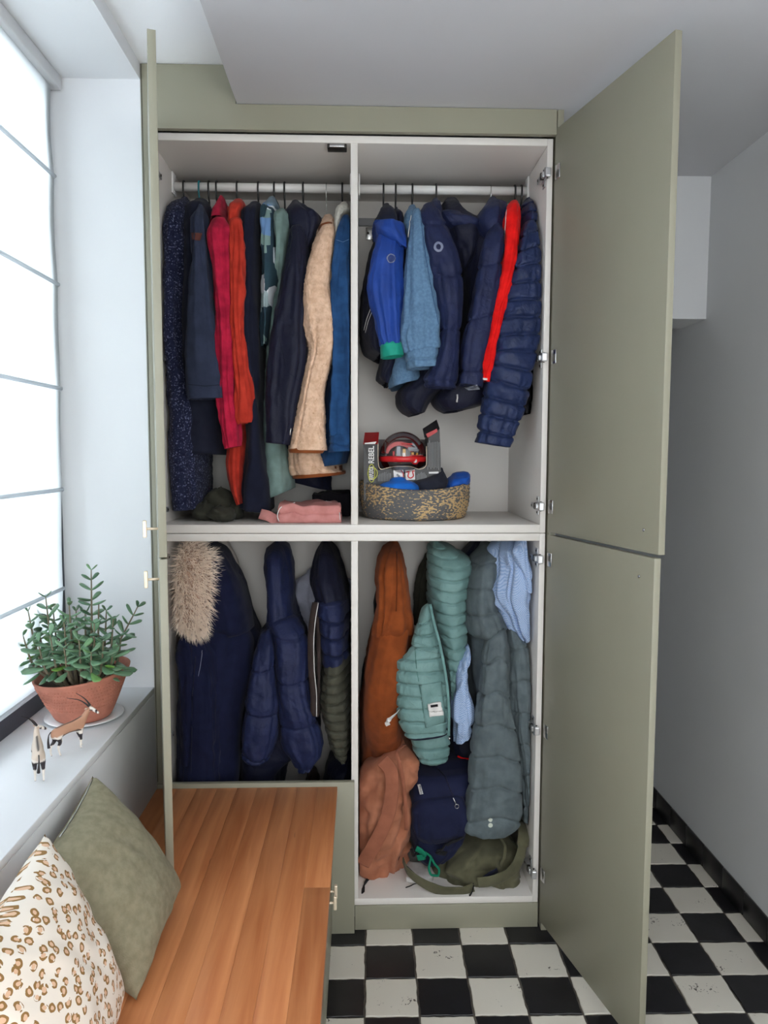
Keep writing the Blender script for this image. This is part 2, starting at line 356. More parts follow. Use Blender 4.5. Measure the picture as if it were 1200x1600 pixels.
def glass_mat(name, col=(1, 1, 1), mixf=.12, rough=.02):
    m, nt, N, L, P = mat_new(name); tr = nd(N, 'ShaderNodeBsdfTransparent'); tr.inputs[0].default_value = tuple(col)+(1,)
    gl = nd(N, 'ShaderNodeBsdfGlossy'); gl.inputs['Roughness'].default_value = rough; lw = nd(N, 'ShaderNodeLayerWeight'); lw.inputs[0].default_value = .25
    ms = nd(N, 'ShaderNodeMixShader'); mu = nd(N, 'ShaderNodeMath', operation='MULTIPLY_ADD'); L.new(lw.outputs['Fresnel'], mu.inputs[0]); mu.inputs[1].default_value = .9; mu.inputs[2].default_value = mixf
    L.new(mu.outputs[0], ms.inputs[0]); L.new(tr.outputs[0], ms.inputs[1]); L.new(gl.outputs[0], ms.inputs[2]); L.new(ms.outputs[0], N['Material Output'].inputs[0]); return m
pane_mat = glass_mat('window_glass', (.96, .98, .98), .03)
def blind_mat(nm='white_translucent_blind', tc_=(.84, .86, .87), fac=.62):
    m, nt, N, L, P = mat_new(nm); d = nd(N, 'ShaderNodeBsdfDiffuse'); t = nd(N, 'ShaderNodeBsdfTranslucent'); ms = nd(N, 'ShaderNodeMixShader')
    d.inputs[0].default_value = (.86, .87, .88, 1); t.inputs[0].default_value = tuple(tc_)+(1,); ms.inputs[0].default_value = fac
    L.new(d.outputs[0], ms.inputs[1]); L.new(t.outputs[0], ms.inputs[2]); L.new(ms.outputs[0], N['Material Output'].inputs[0]); return m
blind_cloth = blind_mat()

# ------------------------------------------------------------------ room shell
XW, XR, ZC, ZB, XB = -.0435, 1.9495, 2.757, 2.6447, .2442
YF, YE = -4.5, 2.6
fl = struct(mesh_obj('floor', [(-.2, YF, -.004), (2.2, YF, -.004), (2.2, YE, -.004), (-.2, YE, -.004), (-.2, YF, -.1), (2.2, YF, -.1), (2.2, YE, -.1), (-.2, YE, -.1)],
     [(0, 1, 2, 3), (7, 6, 5, 4), (0, 4, 5, 1), (1, 5, 6, 2), (2, 6, 7, 3), (3, 7, 4, 0)], grout_mat, None, False))
def tile_mesh(name, mat, sx, sy, seed):
    rnd = random.Random(seed); n = 9; top = []; g = .0028
    def edge(t): return .0011*math.sin(t*9+seed)+.0008*math.sin(t*23+seed*2)
    P = []
    for i in range(n): t = i/(n-1); P.append((-sx/2+g+sx*t*(1-2*g/sx), -sy/2+g+edge(t)))
    for i in range(1, n): t = i/(n-1); P.append((sx/2-g+edge(t+3), -sy/2+g+sy*t*(1-2*g/sy)))
    for i in range(1, n): t = i/(n-1); P.append((sx/2-g-sx*t*(1-2*g/sx), sy/2-g+edge(t+7)))
    for i in range(1, n-1): t = i/(n-1); P.append((-sx/2+g+edge(t+11), sy/2-g-sy*t*(1-2*g/sy)))
    k = len(P); V = [(x, y, -.02) for x, y in P]+[(x, y, -.0015) for x, y in P]+[(x*.985, y*.985, 0) for x, y in P]
    F = [(i, (i+1) % k, k+(i+1) % k, k+i) for i in range(k)]+[(k+i, k+(i+1) % k, 2*k+(i+1) % k, 2*k+i) for i in range(k)]+[tuple(range(2*k, 3*k))]
    me = bpy.data.meshes.new(name); me.from_pydata(V, [], F); me.materials.append(mat); me.update(); return me
TX, TY = .1562, .1510
tms = {0: [tile_mesh('tile', black_tile, TX, TY, s) for s in (1, 2, 3)], 1: [tile_mesh('tile', white_tile, TX, TY, s) for s in (4, 5, 6)]}
def far_tiles():   # remaining tiles under the bench, behind the camera and in the dark passage, beyond the ones laid singly
    mb = {0: MB(), 1: MB()}
    for i in range(-5, 9):
        for j in range(-17, 28):
            x = .633+(i+.5)*TX; y = -.0805-(j+.5)*TY
            if -.04 < x < 1.95 and YF < y < YE and not (i >= -1 and -9 <= j <= 5) and i >= (-1 if y > -1.4 else -5): mb[(i+j) % 2].box(x-TX/2+.003, x+TX/2-.003, y-TY/2+.003, y+TY/2-.003, -.02, -.0005)
    mb[0].obj('floor_tiles_beyond', black_tile, fl, False, kind='stuff'); mb[1].obj('floor_tiles_beyond', white_tile, fl, False, kind='stuff')
th0 = -.012
for i in range(-1, 9):
    for j in range(-9, 6):
        x = (i+.5)*TX; y = -(j+.5)*TY
        X = .633+x*math.cos(th0)-y*math.sin(th0); Y = -.0795+x*math.sin(th0)+y*math.cos(th0)
        if X > XR+.05: continue
        o = bpy.data.objects.new('tile', random.choice(tms[(i+j) % 2])); C.objects.link(o); o.parent = fl
        o.location = (X, Y, random.uniform(-.0006, .0006)); o.rotation_euler = (random.uniform(-.003, .003), random.uniform(-.003, .003), th0+random.choice((0, PI))+random.uniform(-.006, .006))
far_tiles()
struct(bx('ceiling', ceil_mat, None, -.5, XB+.01, YF-.1, .65, ZC, ZC+.1, 0))
struct(bx('ceiling', bulk_mat, None, XB, 2.1, YF-.1, YE+.1, ZB, ZB+.25, 0))
# left wall with the window opening and one for the added window
WZ0, WZ1, WY0, WY1, XO = .8449, 2.7088, -1.95, -.021, -.42
wl = MB()
for a in ((XO, XW, WY1, .6, -.05, ZC+.05), (XO, XW, -2.55, WY0, -.05, ZC+.05), (XO, XW, YF-.1, -4.15, -.05, ZC+.05), (XO, XW, -4.15, -2.55, -.05, .9), (XO, XW, -4.15, -2.55, 2.62, ZC+.05), (XO, XW, WY0, WY1, -.05, WZ0-.02), (XO, XW, WY0, WY1, WZ1, ZC+.05)): wl.box(*a)
struct(wl.obj('wall_left', white_wall, None, False))
struct(bx('wall_right', white_wall, None, XR, XR+.1, YF-.1, YE+.1, -.05, ZC, 0))
wb = MB(); wb.box(-.42, 1.243, .545, .65, -.05, ZC+.05); wb.box(1.22, 1.30, .65, YE, -.05, ZC); wb.box(1.2, XR+.05, YE, YE+.1, -.05, ZC)
wb.box(1.243, XR+.01, .50, .72, 2.112, ZB+.05)      # lintel above the passage
struct(wb.obj('wall_back', white_wall, None, False))
wf = MB()
for a in ((-.5, .2, -4.6, -4.5, -.05, 2.9), (1.7, 2.1, -4.6, -4.5, -.05, 2.9), (.2, 1.7, -4.6, -4.5, -.05, .55), (.2, 1.7, -4.6, -4.5, 2.55, 2.9)): wf.box(*a)
struct(wf.obj('wall_front', white_wall, None, False))
w3 = struct(thing('added_window_left', None, None, (-.34, -3.35, .9)))  # unseen window added so its lamp brightens the clothes and right wall
f3 = MB()
for a in ((-.375, -.315, -4.15, -4.09, .9, 2.62), (-.375, -.315, -2.61, -2.55, .9, 2.62), (-.375, -.315, -4.09, -2.61, .9, .96), (-.375, -.315, -4.09, -2.61, 2.56, 2.62)): f3.box(*a)
f3.obj('window_frame', frame_dark, w3, False); bx('pane', pane_mat, w3, -.348, -.344, -4.1, -2.6, .95, 2.57, 0)
w2 = struct(thing('added_window_rear', None, None, (.95, -4.55, .55)))  # unseen window added behind the camera for soft frontal fill
f2 = MB()
for a in ((.2, .26, -4.57, -4.52, .55, 2.55), (1.64, 1.7, -4.57, -4.52, .55, 2.55), (.26, 1.64, -4.57, -4.52, .55, .61), (.26, 1.64, -4.57, -4.52, 2.49, 2.55), (.92, .98, -4.57, -4.52, .61, 2.49)): f2.box(*a)
f2.obj('window_frame', frame_dark, w2, False); bx('pane', pane_mat, w2, .25, 1.65, -4.548, -4.544, .6, 2.5, 0)
w1 = struct(thing('window_1', None, None, (-.33, -1.0, WZ0)))
f1 = MB()
for a in ((-.375, -.315, WY0, WY0+.07, WZ0, WZ1), (-.375, -.315, WY1-.07, WY1, WZ0, WZ1), (-.375, -.315, WY0+.07, WY1-.07, WZ0, WZ0+.058), (-.375, -.315, WY0+.07, WY1-.07, WZ1-.06, WZ1), (-.37, -.32, -1.02, -.96, WZ0+.058, WZ1-.06)): f1.box(*a, .003)
f1.obj('window_frame', frame_dark, w1, False)
bx('pane', pane_mat, w1, -.348, -.344, WY0+.06, -1.01, WZ0+.05, WZ1-.05, 0); bx('pane', pane_mat, w1, -.348, -.344, -.97, WY1-.06, WZ0+.05, WZ1-.05, 0)
bx('window_sill', white_wall, w1, XO, XW, WY0, WY1, WZ0-.02, WZ0, .002)
# black skirting tiles along the right wall
bb = struct(bx('baseboard_right', paint('pale_grout', (176, 174, 170), .9), None, XR-.008, XR-.001, YF, YE, 0, .086, 0))
sk = None
for k in range(-9, 12):
    y0 = .033+.1495*k
    if sk is None:
        sk = bx('tile', black_tile, bb, XR-.013, XR-.005, -.0728, .0728, .002, .089, .0015)
        sk.location.y = y0+.075
    else:
        o = sk.copy(); C.objects.link(o); o.parent = bb; o.location.y = y0+.075

# ------------------------------------------------------------------ roman blind
bl = thing('roman_blind', 'white translucent roman blind with horizontal rods, glowing in the window', 'blind', (-.29, -1.0, .93))
seams = [2.69, 2.41, 2.096, 1.786, 1.481, 1.18, .925]
V = []; F = []; ny = 40; zs = []
for a, b in zip(seams[:-1], seams[1:]):
    for i in range(10): zs.append((a+(b-a)*i/10, i/10))
zs.append((seams[-1], 0))
for z, ph in zs:
    for j in range(ny+1):
        t = j/ny; yr = -.058-.05*max(0, (1.9-z))/1.0; y = yr+(-1.9-yr)*t
        V.append((-.292-.004*math.sin(PI*ph)-.002*math.sin(PI*ph)*math.sin(t*17+z*3), y, z))
for i in range(len(zs)-1):
    for j in range(ny): a = i*(ny+1)+j; F.append((a, a+1, a+ny+2, a+ny+1))
bo = mesh_obj('blind_cloth', V, F, blind_cloth, bl)
so = bo.modifiers.new('thick', 'SOLIDIFY'); so.thickness = .0008
rodm = blind_mat('blind_rod', (.70, .72, .75), .7)
for z in seams[1:]:
    yr = -.058-.05*max(0, 1.9-z); MB().tube([(-.289, yr-.003, z), (-.289, -1.9, z)], .006, 8).obj('blind_rod', rodm, bl)
bx('head_rail', paint('head_rail', (205, 205, 208), .5), bl, -.31, -.272, -1.92, -.03, 2.668, 2.707, .004)

# ------------------------------------------------------------------ wardrobe: upper and lower cabinet, doors, green surround
XI0, XI1, XS1 = -.022, 1.196, 1.214
wu = thing('wardrobe_upper_cabinet', 'upper white wardrobe cabinet with open sage green doors, hanging rails and coats inside', 'wardrobe', (.6, .26, 1.338))
wlw = thing('wardrobe_lower_cabinet', 'lower white wardrobe cabinet standing on the floor, with sage green doors and plinth', 'wardrobe', (.6, .26, 0))
def carcass(p, z0, z1, zt0, zb1):
    bx('side_panel', white_mel, p, -.040, XI0, 0, .535, z0, z1); bx('side_panel', white_mel, p, XI1, XS1, 0, .535, z0, z1)
    bx('top_panel', white_mel, p, XI0, XI1, 0, .535, zt0, z1); bx('bottom_panel', white_mel, p, XI0, XI1, 0, .535, z0, zb1)
    bx('divider', white_mel, p, .587, .609, 0.001, .522, zb1, zt0); bx('back_panel', white_mel, p, XI0, XI1, .521, .534, zb1, zt0, 0)
carcass(wu, 1.338, 2.565, 2.543, 1.365); carcass(wlw, .086, 1.336, 1.312, .108)
# green surround
va = MB(); vp = [(-.014, 2.569), (1.2185, 2.569), (1.2185, ZB-.002), (XB+.03, ZB-.002), (XB-.004, ZB-.002), (XB-.004, ZC-.002), (-.014, ZC-.002)]
va.add([(x, -.021, z) for x, z in vp]+[(x, -.002, z) for x, z in vp], [tuple(range(7)), tuple(range(13, 6, -1))]+[(i, 7+i, 7+(i+1) % 7, (i+1) % 7) for i in range(7)])
va.obj('valance', green_mat, wu, False)
bx('filler_strip', green_mat, wu, XW+.0005, -.0165, -.021, -.003, .523, ZC-.002); bx('filler_groove', dark_gap, wu, XW+.0035, XW+.0052, -.0222, -.018, .53, ZC-.004, 0); bx('filler_groove', dark_gap, wu, -.0165, -.0142, -.016, -.004, .55, ZC-.003, 0)
bx('end_panel', green_mat, wu, 1.2215, 1.2405, -.021, .535, 0.0, ZB-.002)
bx('plinth', green_mat, wlw, .598, XS1, -.004, .012, .001, .0855); bx('front_panel', green_mat, wlw, XW+.001, .597, -.022, -.004, .001, .522)
# rails
for x0, x1 in ((XI0, .587), (.609, XI1)):
    r = MB().tube([(x0+.003, .26, 2.4965), (x1-.003, .26, 2.4965)], .0148, 20).obj('clothes_rail', rail_mat, wu)
    for xx in (x0+.0005, x1-.0065): bx('rail_bracket', rail_mat, wu, xx, xx+.006, .238, .282, 2.47, 2.541, .002)
    bx('back_batten', paint('grey_batten', (150, 150, 152), .6), wu, x0+.001, x1-.001, .508, .5205, 2.45, 2.478)
for x0, x1 in ((.52, .575), (.637, .665), (1.12, 1.18)):
    pl = bx('wall_bracket', chrome, wu, x0, x1, .512, .5205, 2.40, 2.445, .001); MB().tube([((x0*.7+x1*.3), .511, 2.423), ((x0*.7+x1*.3), .508, 2.423)], .004, 10).obj('screw', dark_metal, pl)
ct = bx('push_catch', dark_metal, wu, .515, .575, .004, .04, 2.530, 2.5425, .002); bx('catch_plate', chrome, ct, .522, .568, .001, .005, 2.5315, 2.541, .001)
# doors
def door(parent, hinge, free, z0, z1, side, hz, label, caps=(), handle=None):
    h = Vector((hinge[0], hinge[1], 0)); f = Vector((free[0], free[1], 0)); d = (f-h); L = d.length; d.normalize(); nrm = Vector((-d.y, d.x, 0))*side
    fr = Matrix(((d.x, nrm.x, 0, h.x), (d.y, nrm.y, 0, h.y), (0, 0, 1, 0), (0, 0, 0, 1)))   # local x along the leaf, local y through its thickness (towards its outer face)
    o = bx('door', green_mat, parent, 0, L, 0, .019, z0, z1, .0012, label, fr=fr)
    for z in hz:
        hg = bx('hinge', chrome, o, .006, .034, -.003, -.0002, z-.022, z+.022, .0012, fr=fr)
    for (u, z) in caps: MB().lathe([(.0035, 0), (.0042, .001), (.003, .002)], (0, 0, 0), 12).obj('screw_cap', chrome, o) and None
    return o, fr, L
steel = paint('hinge_steel', (206, 206, 208), .28, .02, 8, 0, .75, .8)
def hinge_arm(parent, x, zc, s):
    """concealed hinge: cross-shaped mounting plate on the side panel, arm along it, folding links and cup reaching to the leaf"""
    def b(m, a0, a1, *r):
        a0, a1 = sorted((x+s*a0, x+s*a1)); return m.box(a0, a1, *r)
    m = MB(); b(m, .0004, .004, .012, .040, zc-.030, zc+.030, .0015); hg = m.obj('hinge', steel, parent, False)
    m = MB(); b(m, .004, .017, -.012, .062, zc-.009, zc+.009, .003); b(m, .0042, .008, -.012, .030, zc-.013, zc+.013, .002); m.obj('hinge_arm', steel, hg, False)
    if s < 0: m = MB(); b(m, -.006, .012, -.034, -.010, zc-.014, zc+.014, .004); m.obj('hinge_cup', steel, hg, False)
    m = MB(); b(m, .006, .0185, .004, .016, zc-.0105, zc+.0105, .002); m.tube([(x+s*.0175, .045, zc), (x+s*.019, .045, zc)], .004, 10); m.tube([(x+s*.003, -.020, zc-.016), (x+s*.003, -.020, zc+.016)], .0028, 8); m.obj('hinge_link', dark_metal, hg, False)
    for q in (-.022, .022): MB().tube([(x+s*.004, .026, zc+q), (x+s*.0056, .026, zc+q)], .0038, 10).obj('screw', dark_metal, hg)
RH, RF = (1.2175, -.014), (1.357, -.552)
dr, frm, LR = door(wu, RH, RF, 1.343, 2.587, 1, (2.455, 1.895, 1.425), 'right upper door, inner face showing')
dr2, frm2, LR2 = door(wlw, RH, (1.348, -.552), .03, 1.334, 1, (1.255, .69, .20), 'right lower door, inner face showing')
LH, LF = (-.0085, -.0065), (.149, -.556)
dl, frl, LL = door(wu, LH, LF, 1.341, 2.560, -1, (), 'left upper door seen edge on')
dl2, frl2, LL2 = door(wlw, LH, LF, .513, 1.3365, -1, (), 'left lower door seen edge on')
for zc, par, xs in ((2.455, wu, 1), (1.895, wu, 1), (1.425, wu, 1), (1.255, wlw, 1), (.69, wlw, 1), (.20, wlw, 1)): hinge_arm(par, XI1, zc, -1)
for zc, par in ((2.455, wu), (1.895, wu), (1.41, wu), (1.255, wlw), (.66, wlw)): hinge_arm(par, XI0, zc, 1)
def screw(o, fr, u, z):
    p = fr @ Vector((u, -.0008, z)); n_ = (fr.to_3x3() @ Vector((0, -1, 0)))
    MB().tube([p-n_*.001, p+n_*.001], .0042, 12).obj('screw_cap', chrome, o)
screw(dr, frm, LR-.06, 1.40); screw(dr2, frm2, LR2-.06, 1.28)
def t_handle(o, fr, u, z, sd=1, ln=.042, horiz=False):
    a = fr @ Vector((u, .019, z)); b = fr @ Vector((u, .047, z))
    m = MB().tube([a, b], .0032, 10); m.obj('handle_stem', brass, o)
    MB().box(u-.006, u+.006, .046, .055, z-ln/2, z+ln/2, .002, fr).obj('handle', brass, o, False)
t_handle(dl, frl, LL-.035, 1.408); t_handle(dl2, frl2, LL2-.035, 1.283)

# ------------------------------------------------------------------ bench
bn = thing('storage_bench', 'low bench with orange beech top and sage green fronts below the window', 'bench', (.25, -1.0, 0))
ws = (.5845-.0005)/9; rnd = random.Random(3)
for k in range(9):
    y = -.0235; x0 = XW+.0008+k*ws
    y -= 0
    first = True
    while y > -1.95:
        ln = rnd.uniform(1.1, 2.4)*(rnd.uniform(.35, 1) if first else 1); first = False; y1 = max(y-ln, -1.95)
        if y1 < -1.8: y1 = -1.95
        ln_ = abs(y-y1)
        o = MB().box(-ws/2+.0001, ws/2-.0001, -ln_/2+.0001, ln_/2-.0001, .482, .508, .0006).obj('stave', wood, bn, True); smooth_by_angle(o, 40)
        o.location = (x0+ws/2-.25+.25, (y+y1)/2+1.0-1.0, 0); y = y1
bx('carcass', green_mat, bn, XW+.001, .503, -1.94, -.024, .012, .4815); bx('plinth', green_mat, bn, XW+.001, .48, -1.94, -.024, 0.0005, .012, 0)
for y0, y1, hy in ((-.5195, -.027, -.497), (-1.28, -.5225, -.545), (-1.94, -1.283, -1.3)):
    fr = Matrix(((0, 1, 0, .503), (1, 0, 0, 0), (0, 0, 1, 0), (0, 0, 0, 1)))
    o = bx('door', green_mat, bn, .504, .523, y0, y1, .03, .478, .0012)
    if hy != -1.3:
        MB().tube([(.523, hy, .447), (.552, hy, .447)], .003, 10).obj('handle_stem', brass, o); MB().box(.549, .557, hy-.005, hy+.005, .429, .465, .002).obj('handle', brass, o, False)

# ------------------------------------------------------------------ clothes hangers on the two rails
def hanger(px, label, mat, yb=2.385, half=.18, metal=False):
    x = pY(px, 302, .26)[0]
    t = thing('clothes_hanger', label, 'hanger', (x, .26, 2.36), 'clothes hangers on the two rails')
    pts = [(0, -.118), (0, -.06), (-.010, -.036), (-.0175, -.012), (-.0175, .004), (-.012, .0145), (0, .0185), (.012, .0145), (.0175, .003), (.0165, -.008)]
    P = spline([(x, .26+a, 2.4965+b) for a, b in pts], 3)
    MB().tube(P, .0014 if metal else .0031, 8).obj('hook', mat, t)
    MB().tube(spline([(x, .26-half*.80, 2.318), (x, .26-half*.45, 2.345), (x, .26, 2.379), (x, .26+half*.45, 2.345), (x, .26+half*.8, 2.318)], 4), .005, 8).obj('shoulder_bar', mat, t)
    return t
HK = [(288, 'black hanger hook at the far left of the left rail'), (312, 'teal plastic hanger hook on the left rail'), (327, 'black hanger hook just right of the teal hook'), (339, 'black hanger hook above the crimson jacket'),
      (371, 'black hanger hook above the orange red hoodie'), (404, 'black hanger hook above the long navy coat'), (429, 'black hanger hook above the patchwork shirt'), (445, 'black hanger hook above the sage green shirt'),
      (474, 'black hanger hook above the hooded navy jacket with zip'), (510, 'thin metal hanger hook above the cream sherpa jacket'), (535, 'black hanger hook nearest the divider, above the fleece collared denim jacket'),
      (599, 'black hanger hook nearest the divider on the right rail'), (618, 'second black hanger hook from the divider on the right rail'), (644, 'black hanger hook above the light denim jacket'),
      (681, 'black hanger hook above the navy jacket with round badge'), (766, 'thin metal hanger hook above the navy hooded puffer'), (804, 'black hanger hook above the bright red jacket'), (814, 'black hanger hook at the right end of the right rail')]
for px, lb in HK: hanger(px, lb, teal_plastic if px == 312 else chrome if px in (510, 766) else black_plastic, metal=px in (510, 766))

# ------------------------------------------------------------------ cloths
navy_boucle = cloth('navy_boucle', (38, 42, 66), (28, 31, 52), .95, .2, 60, 300, .6, .05, ((104, 110, 138), 170, .58), .25)
navy_dark = cloth('navy_dark_wool', (28, 31, 48), None, .9)
navy_deep = cloth('navy_deep_nylon', (21, 24, 46), None, .6, .1, 20, 500, .2, .03, None, .2)
navy_mid = cloth('navy_mid_nylon', (28, 36, 72), None, .58, .1, 18, 500, .2, .03, None, .25)
navy_shiny = cloth('navy_shiny_nylon', (31, 44, 82), None, .42, .1, 18, 700, .15, .03, None, .35)
slate_blue = cloth('slate_blue_cotton', (50, 57, 78), None, .85)
ink = cloth('ink_blue_cotton', (34, 37, 52), None, .85)
crimson = cloth('crimson_fleece', (186, 34, 66), (150, 24, 52), .9)
orange_red = cloth('orange_red_sweat', (190, 58, 44), (168, 48, 36), .92)
sage_cotton = cloth('sage_cotton', (120, 144, 140), None, .9)
sherpa = cloth('sherpa_pile', (226, 192, 166), (208, 170, 142), 1.0, .1, 60, 260, 1.0, .1, ((184, 140, 108), 150, .66))
brown_trim = cloth('brown_trim', (140, 78, 42), None, .7)
white_fleece = cloth('white_fleece', (206, 204, 194), None, 1, .1, 90, 240, .8, .1)
denim_dark = cloth('denim_bright_blue', (38, 74, 118), (30, 60, 98), .85, .15, 24, 900, .4)
denim_light = cloth('denim_light', (100, 132, 164), (88, 118, 148), .88, .1, 110, 800, .5, .05)
cobalt = cloth('cobalt_rainwear', (30, 66, 148), None, .55, .1, 12, 600, .15, .03, None, .2)
emerald = cloth('emerald_cuff', (20, 150, 128), None, .6)
red_cloth = cloth('bright_red', (232, 26, 24), (206, 18, 18), .7)
parka = cloth('parka_navy', (24, 28, 54), None, .85)
olive_puff = cloth('olive_puff', (72, 72, 62), None, .65, .1, 20, 500, .2, .03, None, .25)
lavender = cloth('pale_lavender', (176, 178, 196), None, .7, .1, 16, 500, .2, .1, None, .3)
cream = cloth('cream_cotton', (190, 182, 176), None, .9)
rust = cloth('rust_wool', (138, 70, 34), (124, 62, 30), .95, .1, 26, 500, .4, .05)
sage_puff = cloth('sage_puff', (116, 149, 147), (104, 138, 136), .55, .1, 18, 700, .15, .03, None, .3)
grey_puff = cloth('grey_puff', (96, 106, 110), (86, 96, 100), .7, .1, 30, 700, .3, .05, None, .15)
olive_dark = cloth('olive_dark', (58, 58, 50), None, .9)
olive_bag = cloth('olive_canvas', (98, 96, 76), (84, 82, 64), .85, .1, 20, 700, .35, .1)
terracotta_cloth = cloth('terracotta_canvas', (178, 118, 92), (164, 104, 78), .85, .1, 16, 600, .3)
strap_tan = cloth('tan_strap', (158, 98, 76), None, .85, .1, 30, 700, .4)
backpack_navy = cloth('backpack_navy', (31, 35, 62), None, .75, .1, 24, 600, .35)
pink_cloth = cloth('pink_cotton', (206, 142, 138), (192, 126, 122), .9)
black_cloth = cloth('black_cotton', (36, 34, 40), None, .9)
ging = gingham('blue_check', (190, 206, 232), (120, 150, 196))
white_cloth = cloth('white_cloth', (222, 220, 218), None, .85)
stitch_black = cloth('black_trim', (28, 28, 32), None, .7)
green_cord = cloth('green_cord', (24, 120, 92), None, .7)
refl_grey = paint('reflective_grey', (120, 126, 150), .4)
blue_bright = cloth('bright_blue', (24, 112, 214), None, .6)
silver_zip = paint('silver_zip', (200, 200, 200), .3, .02, 8, 0, 1, .9)
def patchwork():
    m, nt, N, L, P = mat_new('patchwork_print'); tc = nd(N, 'ShaderNodeTexCoord'); mp = nd(N, 'ShaderNodeMapping'); mp.inputs['Scale'].default_value = (16, 5, 13); L.new(tc.outputs['Object'], mp.inputs[0])
    v = nd(N, 'ShaderNodeTexVoronoi'); v.inputs['Scale'].default_value = 1.5; v.distance = 'CHEBYCHEV'; L.new(mp.outputs[0], v.inputs['Vector'])
    sp = nd(N, 'ShaderNodeSeparateColor'); L.new(v.outputs['Color'], sp.inputs[0]); rp = nd(N, 'ShaderNodeValToRGB'); rp.color_ramp.interpolation = 'CONSTANT'
    e = rp.color_ramp.elements; cols = [(34, 62, 74), (210, 216, 222), (150, 168, 172), (104, 140, 186), (34, 58, 72), (200, 208, 216), (120, 146, 142)]
    e[0].position = 0; e[0].color = lin(cols[0])+(1,); e[1].position = 1/7; e[1].color = lin(cols[1])+(1,)
    for i in range(2, 7): q = e.new(i/7); q.color = lin(cols[i])+(1,)
    L.new(sp.outputs[0], rp.inputs[0]); L.new(rp.outputs[0], P.inputs['Base Color']); P.inputs['Roughness'].default_value = .9; return m
patch_mat = patchwork()
def two_tone(name, ca, cb, z):
    return None

def G(name, label, cat, x, y, z, group): return thing(name, label, cat, (x, y, z), group)
gl_, gr_, gll, grl = 'clothes on the left rail', 'clothes on the right rail', 'clothes hooked in the lower left bay', 'clothes hooked in the lower right bay'

# ------------------------------------------------------------------ upper left bay
t = G('boucle_coat', 'long speckled navy boucle coat hanging against the left cabinet side', 'coat', .03, .26, 1.40, gl_)
loft('coat_body', 'A', [(160, 430, 205, 425, .22, .30), (120, 470, 218, 460, .15, .36), (92, 580, 226, 570, .08, .42), (78, 800, 222, 800, .06, .44), (84, 1200, 215, 1200, .06, .44), (105, 1700, 300, 1700, .07, .42), (118, 2080, 302, 2080, .08, .42), (125, 2230, 298, 2222, .09, .42)], navy_boucle, t, fine=(.0022, 70, 160))
t = G('cotton_jacket', 'slate blue cotton jacket with brown leather shoulder patch on the left rail', 'jacket', .1, .26, 1.55, gl_)
loft('jacket_body', 'A', [(235, 440, 325, 440, .20, .31), (210, 500, 345, 495, .11, .40), (200, 800, 345, 800, .08, .44), (180, 1400, 410, 1400, .075, .44), (150, 1700, 425, 1700, .09, .43), (150, 1895, 437, 1915, .10, .43)], ink, t)
sl = loft('sleeve', 'A', [(262, 472, 292, 470, .10, .17), (232, 540, 298, 540, .045, .13), (215, 800, 328, 800, .012, .085), (186, 1200, 374, 1200, .006, .08), (178, 1400, 405, 1400, .006, .078), (190, 1590, 448, 1580, .008, .076)], slate_blue, t, fold=.007)
decal('shoulder_patch', [(222, 614), (284, 616), (272, 660), (226, 655)], cloth('brown_leather', (96, 52, 44), None, .6), t, sl, 'A')
stroke('seam', [(188, 1500), (300, 1512), (440, 1500)], .0012, ink, t, sl, 'A')
t = G('fleece_jacket', 'crimson jacket with stand collar on the left rail', 'jacket', .17, .26, 1.6, gl_)
loft('jacket_body', 'A', [(378, 540, 420, 520, .16, .32), (350, 640, 432, 620, .10, .40), (350, 1100, 450, 1100, .09, .42), (400, 1600, 470, 1600, .1, .42), (430, 1760, 480, 1760, .12, .4)], crimson, t)
loft('collar', 'A', [(384, 424, 414, 420, .19, .28), (366, 460, 422, 450, .17, .30), (348, 505, 425, 490, .13, .31), (335, 560, 428, 540, .10, .30)], crimson, t, fold=.004, n=40, m=40)
loft('sleeve', 'A', [(335, 560, 428, 540, .06, .15), (317, 640, 436, 620, .03, .12), (342, 800, 440, 800, .015, .09), (368, 1125, 462, 1125, .01, .08), (375, 1525, 472, 1525, .01, .08), (385, 1700, 492, 1695, .012, .075), (420, 1878, 500, 1862, .015, .07)], crimson, t)
t = G('hoodie', 'orange red hooded sweatshirt between crimson jacket and long navy coat', 'sweatshirt', .22, .26, 1.42, gl_)
loft('sweatshirt_body', 'A', [(440, 620, 540, 610, .12, .38), (440, 1000, 535, 1000, .10, .40), (445, 1500, 560, 1500, .09, .40), (430, 1800, 572, 1800, .09, .38), (438, 2000, 556, 1990, .1, .36), (470, 2130, 535, 2110, .11, .3), (498, 2205, 526, 2195, .13, .22)], orange_red, t, fold=.011, ff=8)
loft('hood', 'A', [(462, 455, 538, 445, .16, .30), (440, 500, 552, 485, .10, .32), (440, 560, 530, 530, .08, .32), (450, 640, 520, 620, .09, .3)], orange_red, t, fold=.006, n=48, m=44)
loft('sleeve', 'A', [(442, 560, 522, 545, .05, .14), (442, 700, 538, 690, .025, .11), (442, 900, 541, 900, .012, .09), (450, 1150, 530, 1150, .01, .085), (456, 1330, 542, 1330, .008, .085), (470, 1500, 562, 1500, .006, .085), (464, 1620, 580, 1600, .008, .085), (470, 1725, 584, 1695, .01, .08), (482, 1738, 576, 1722, .014, .075)], orange_red, t, fold=.009, ff=9)
t = G('navy_coat', 'long dark navy coat hanging right of the orange red hoodie', 'coat', .29, .26, 1.4, gl_)
loft('coat_body', 'A', [(562, 462, 636, 458, .18, .30), (532, 540, 645, 530, .09, .40), (528, 800, 648, 800, .05, .43), (530, 1200, 650, 1200, .04, .44), (545, 1500, 656, 1500, .045, .44), (568, 1800, 662, 1800, .06, .43), (530, 2100, 688, 2100, .08, .42), (520, 2225, 692, 2240, .1, .42)], navy_dark, t, fold=.009, ff=8)
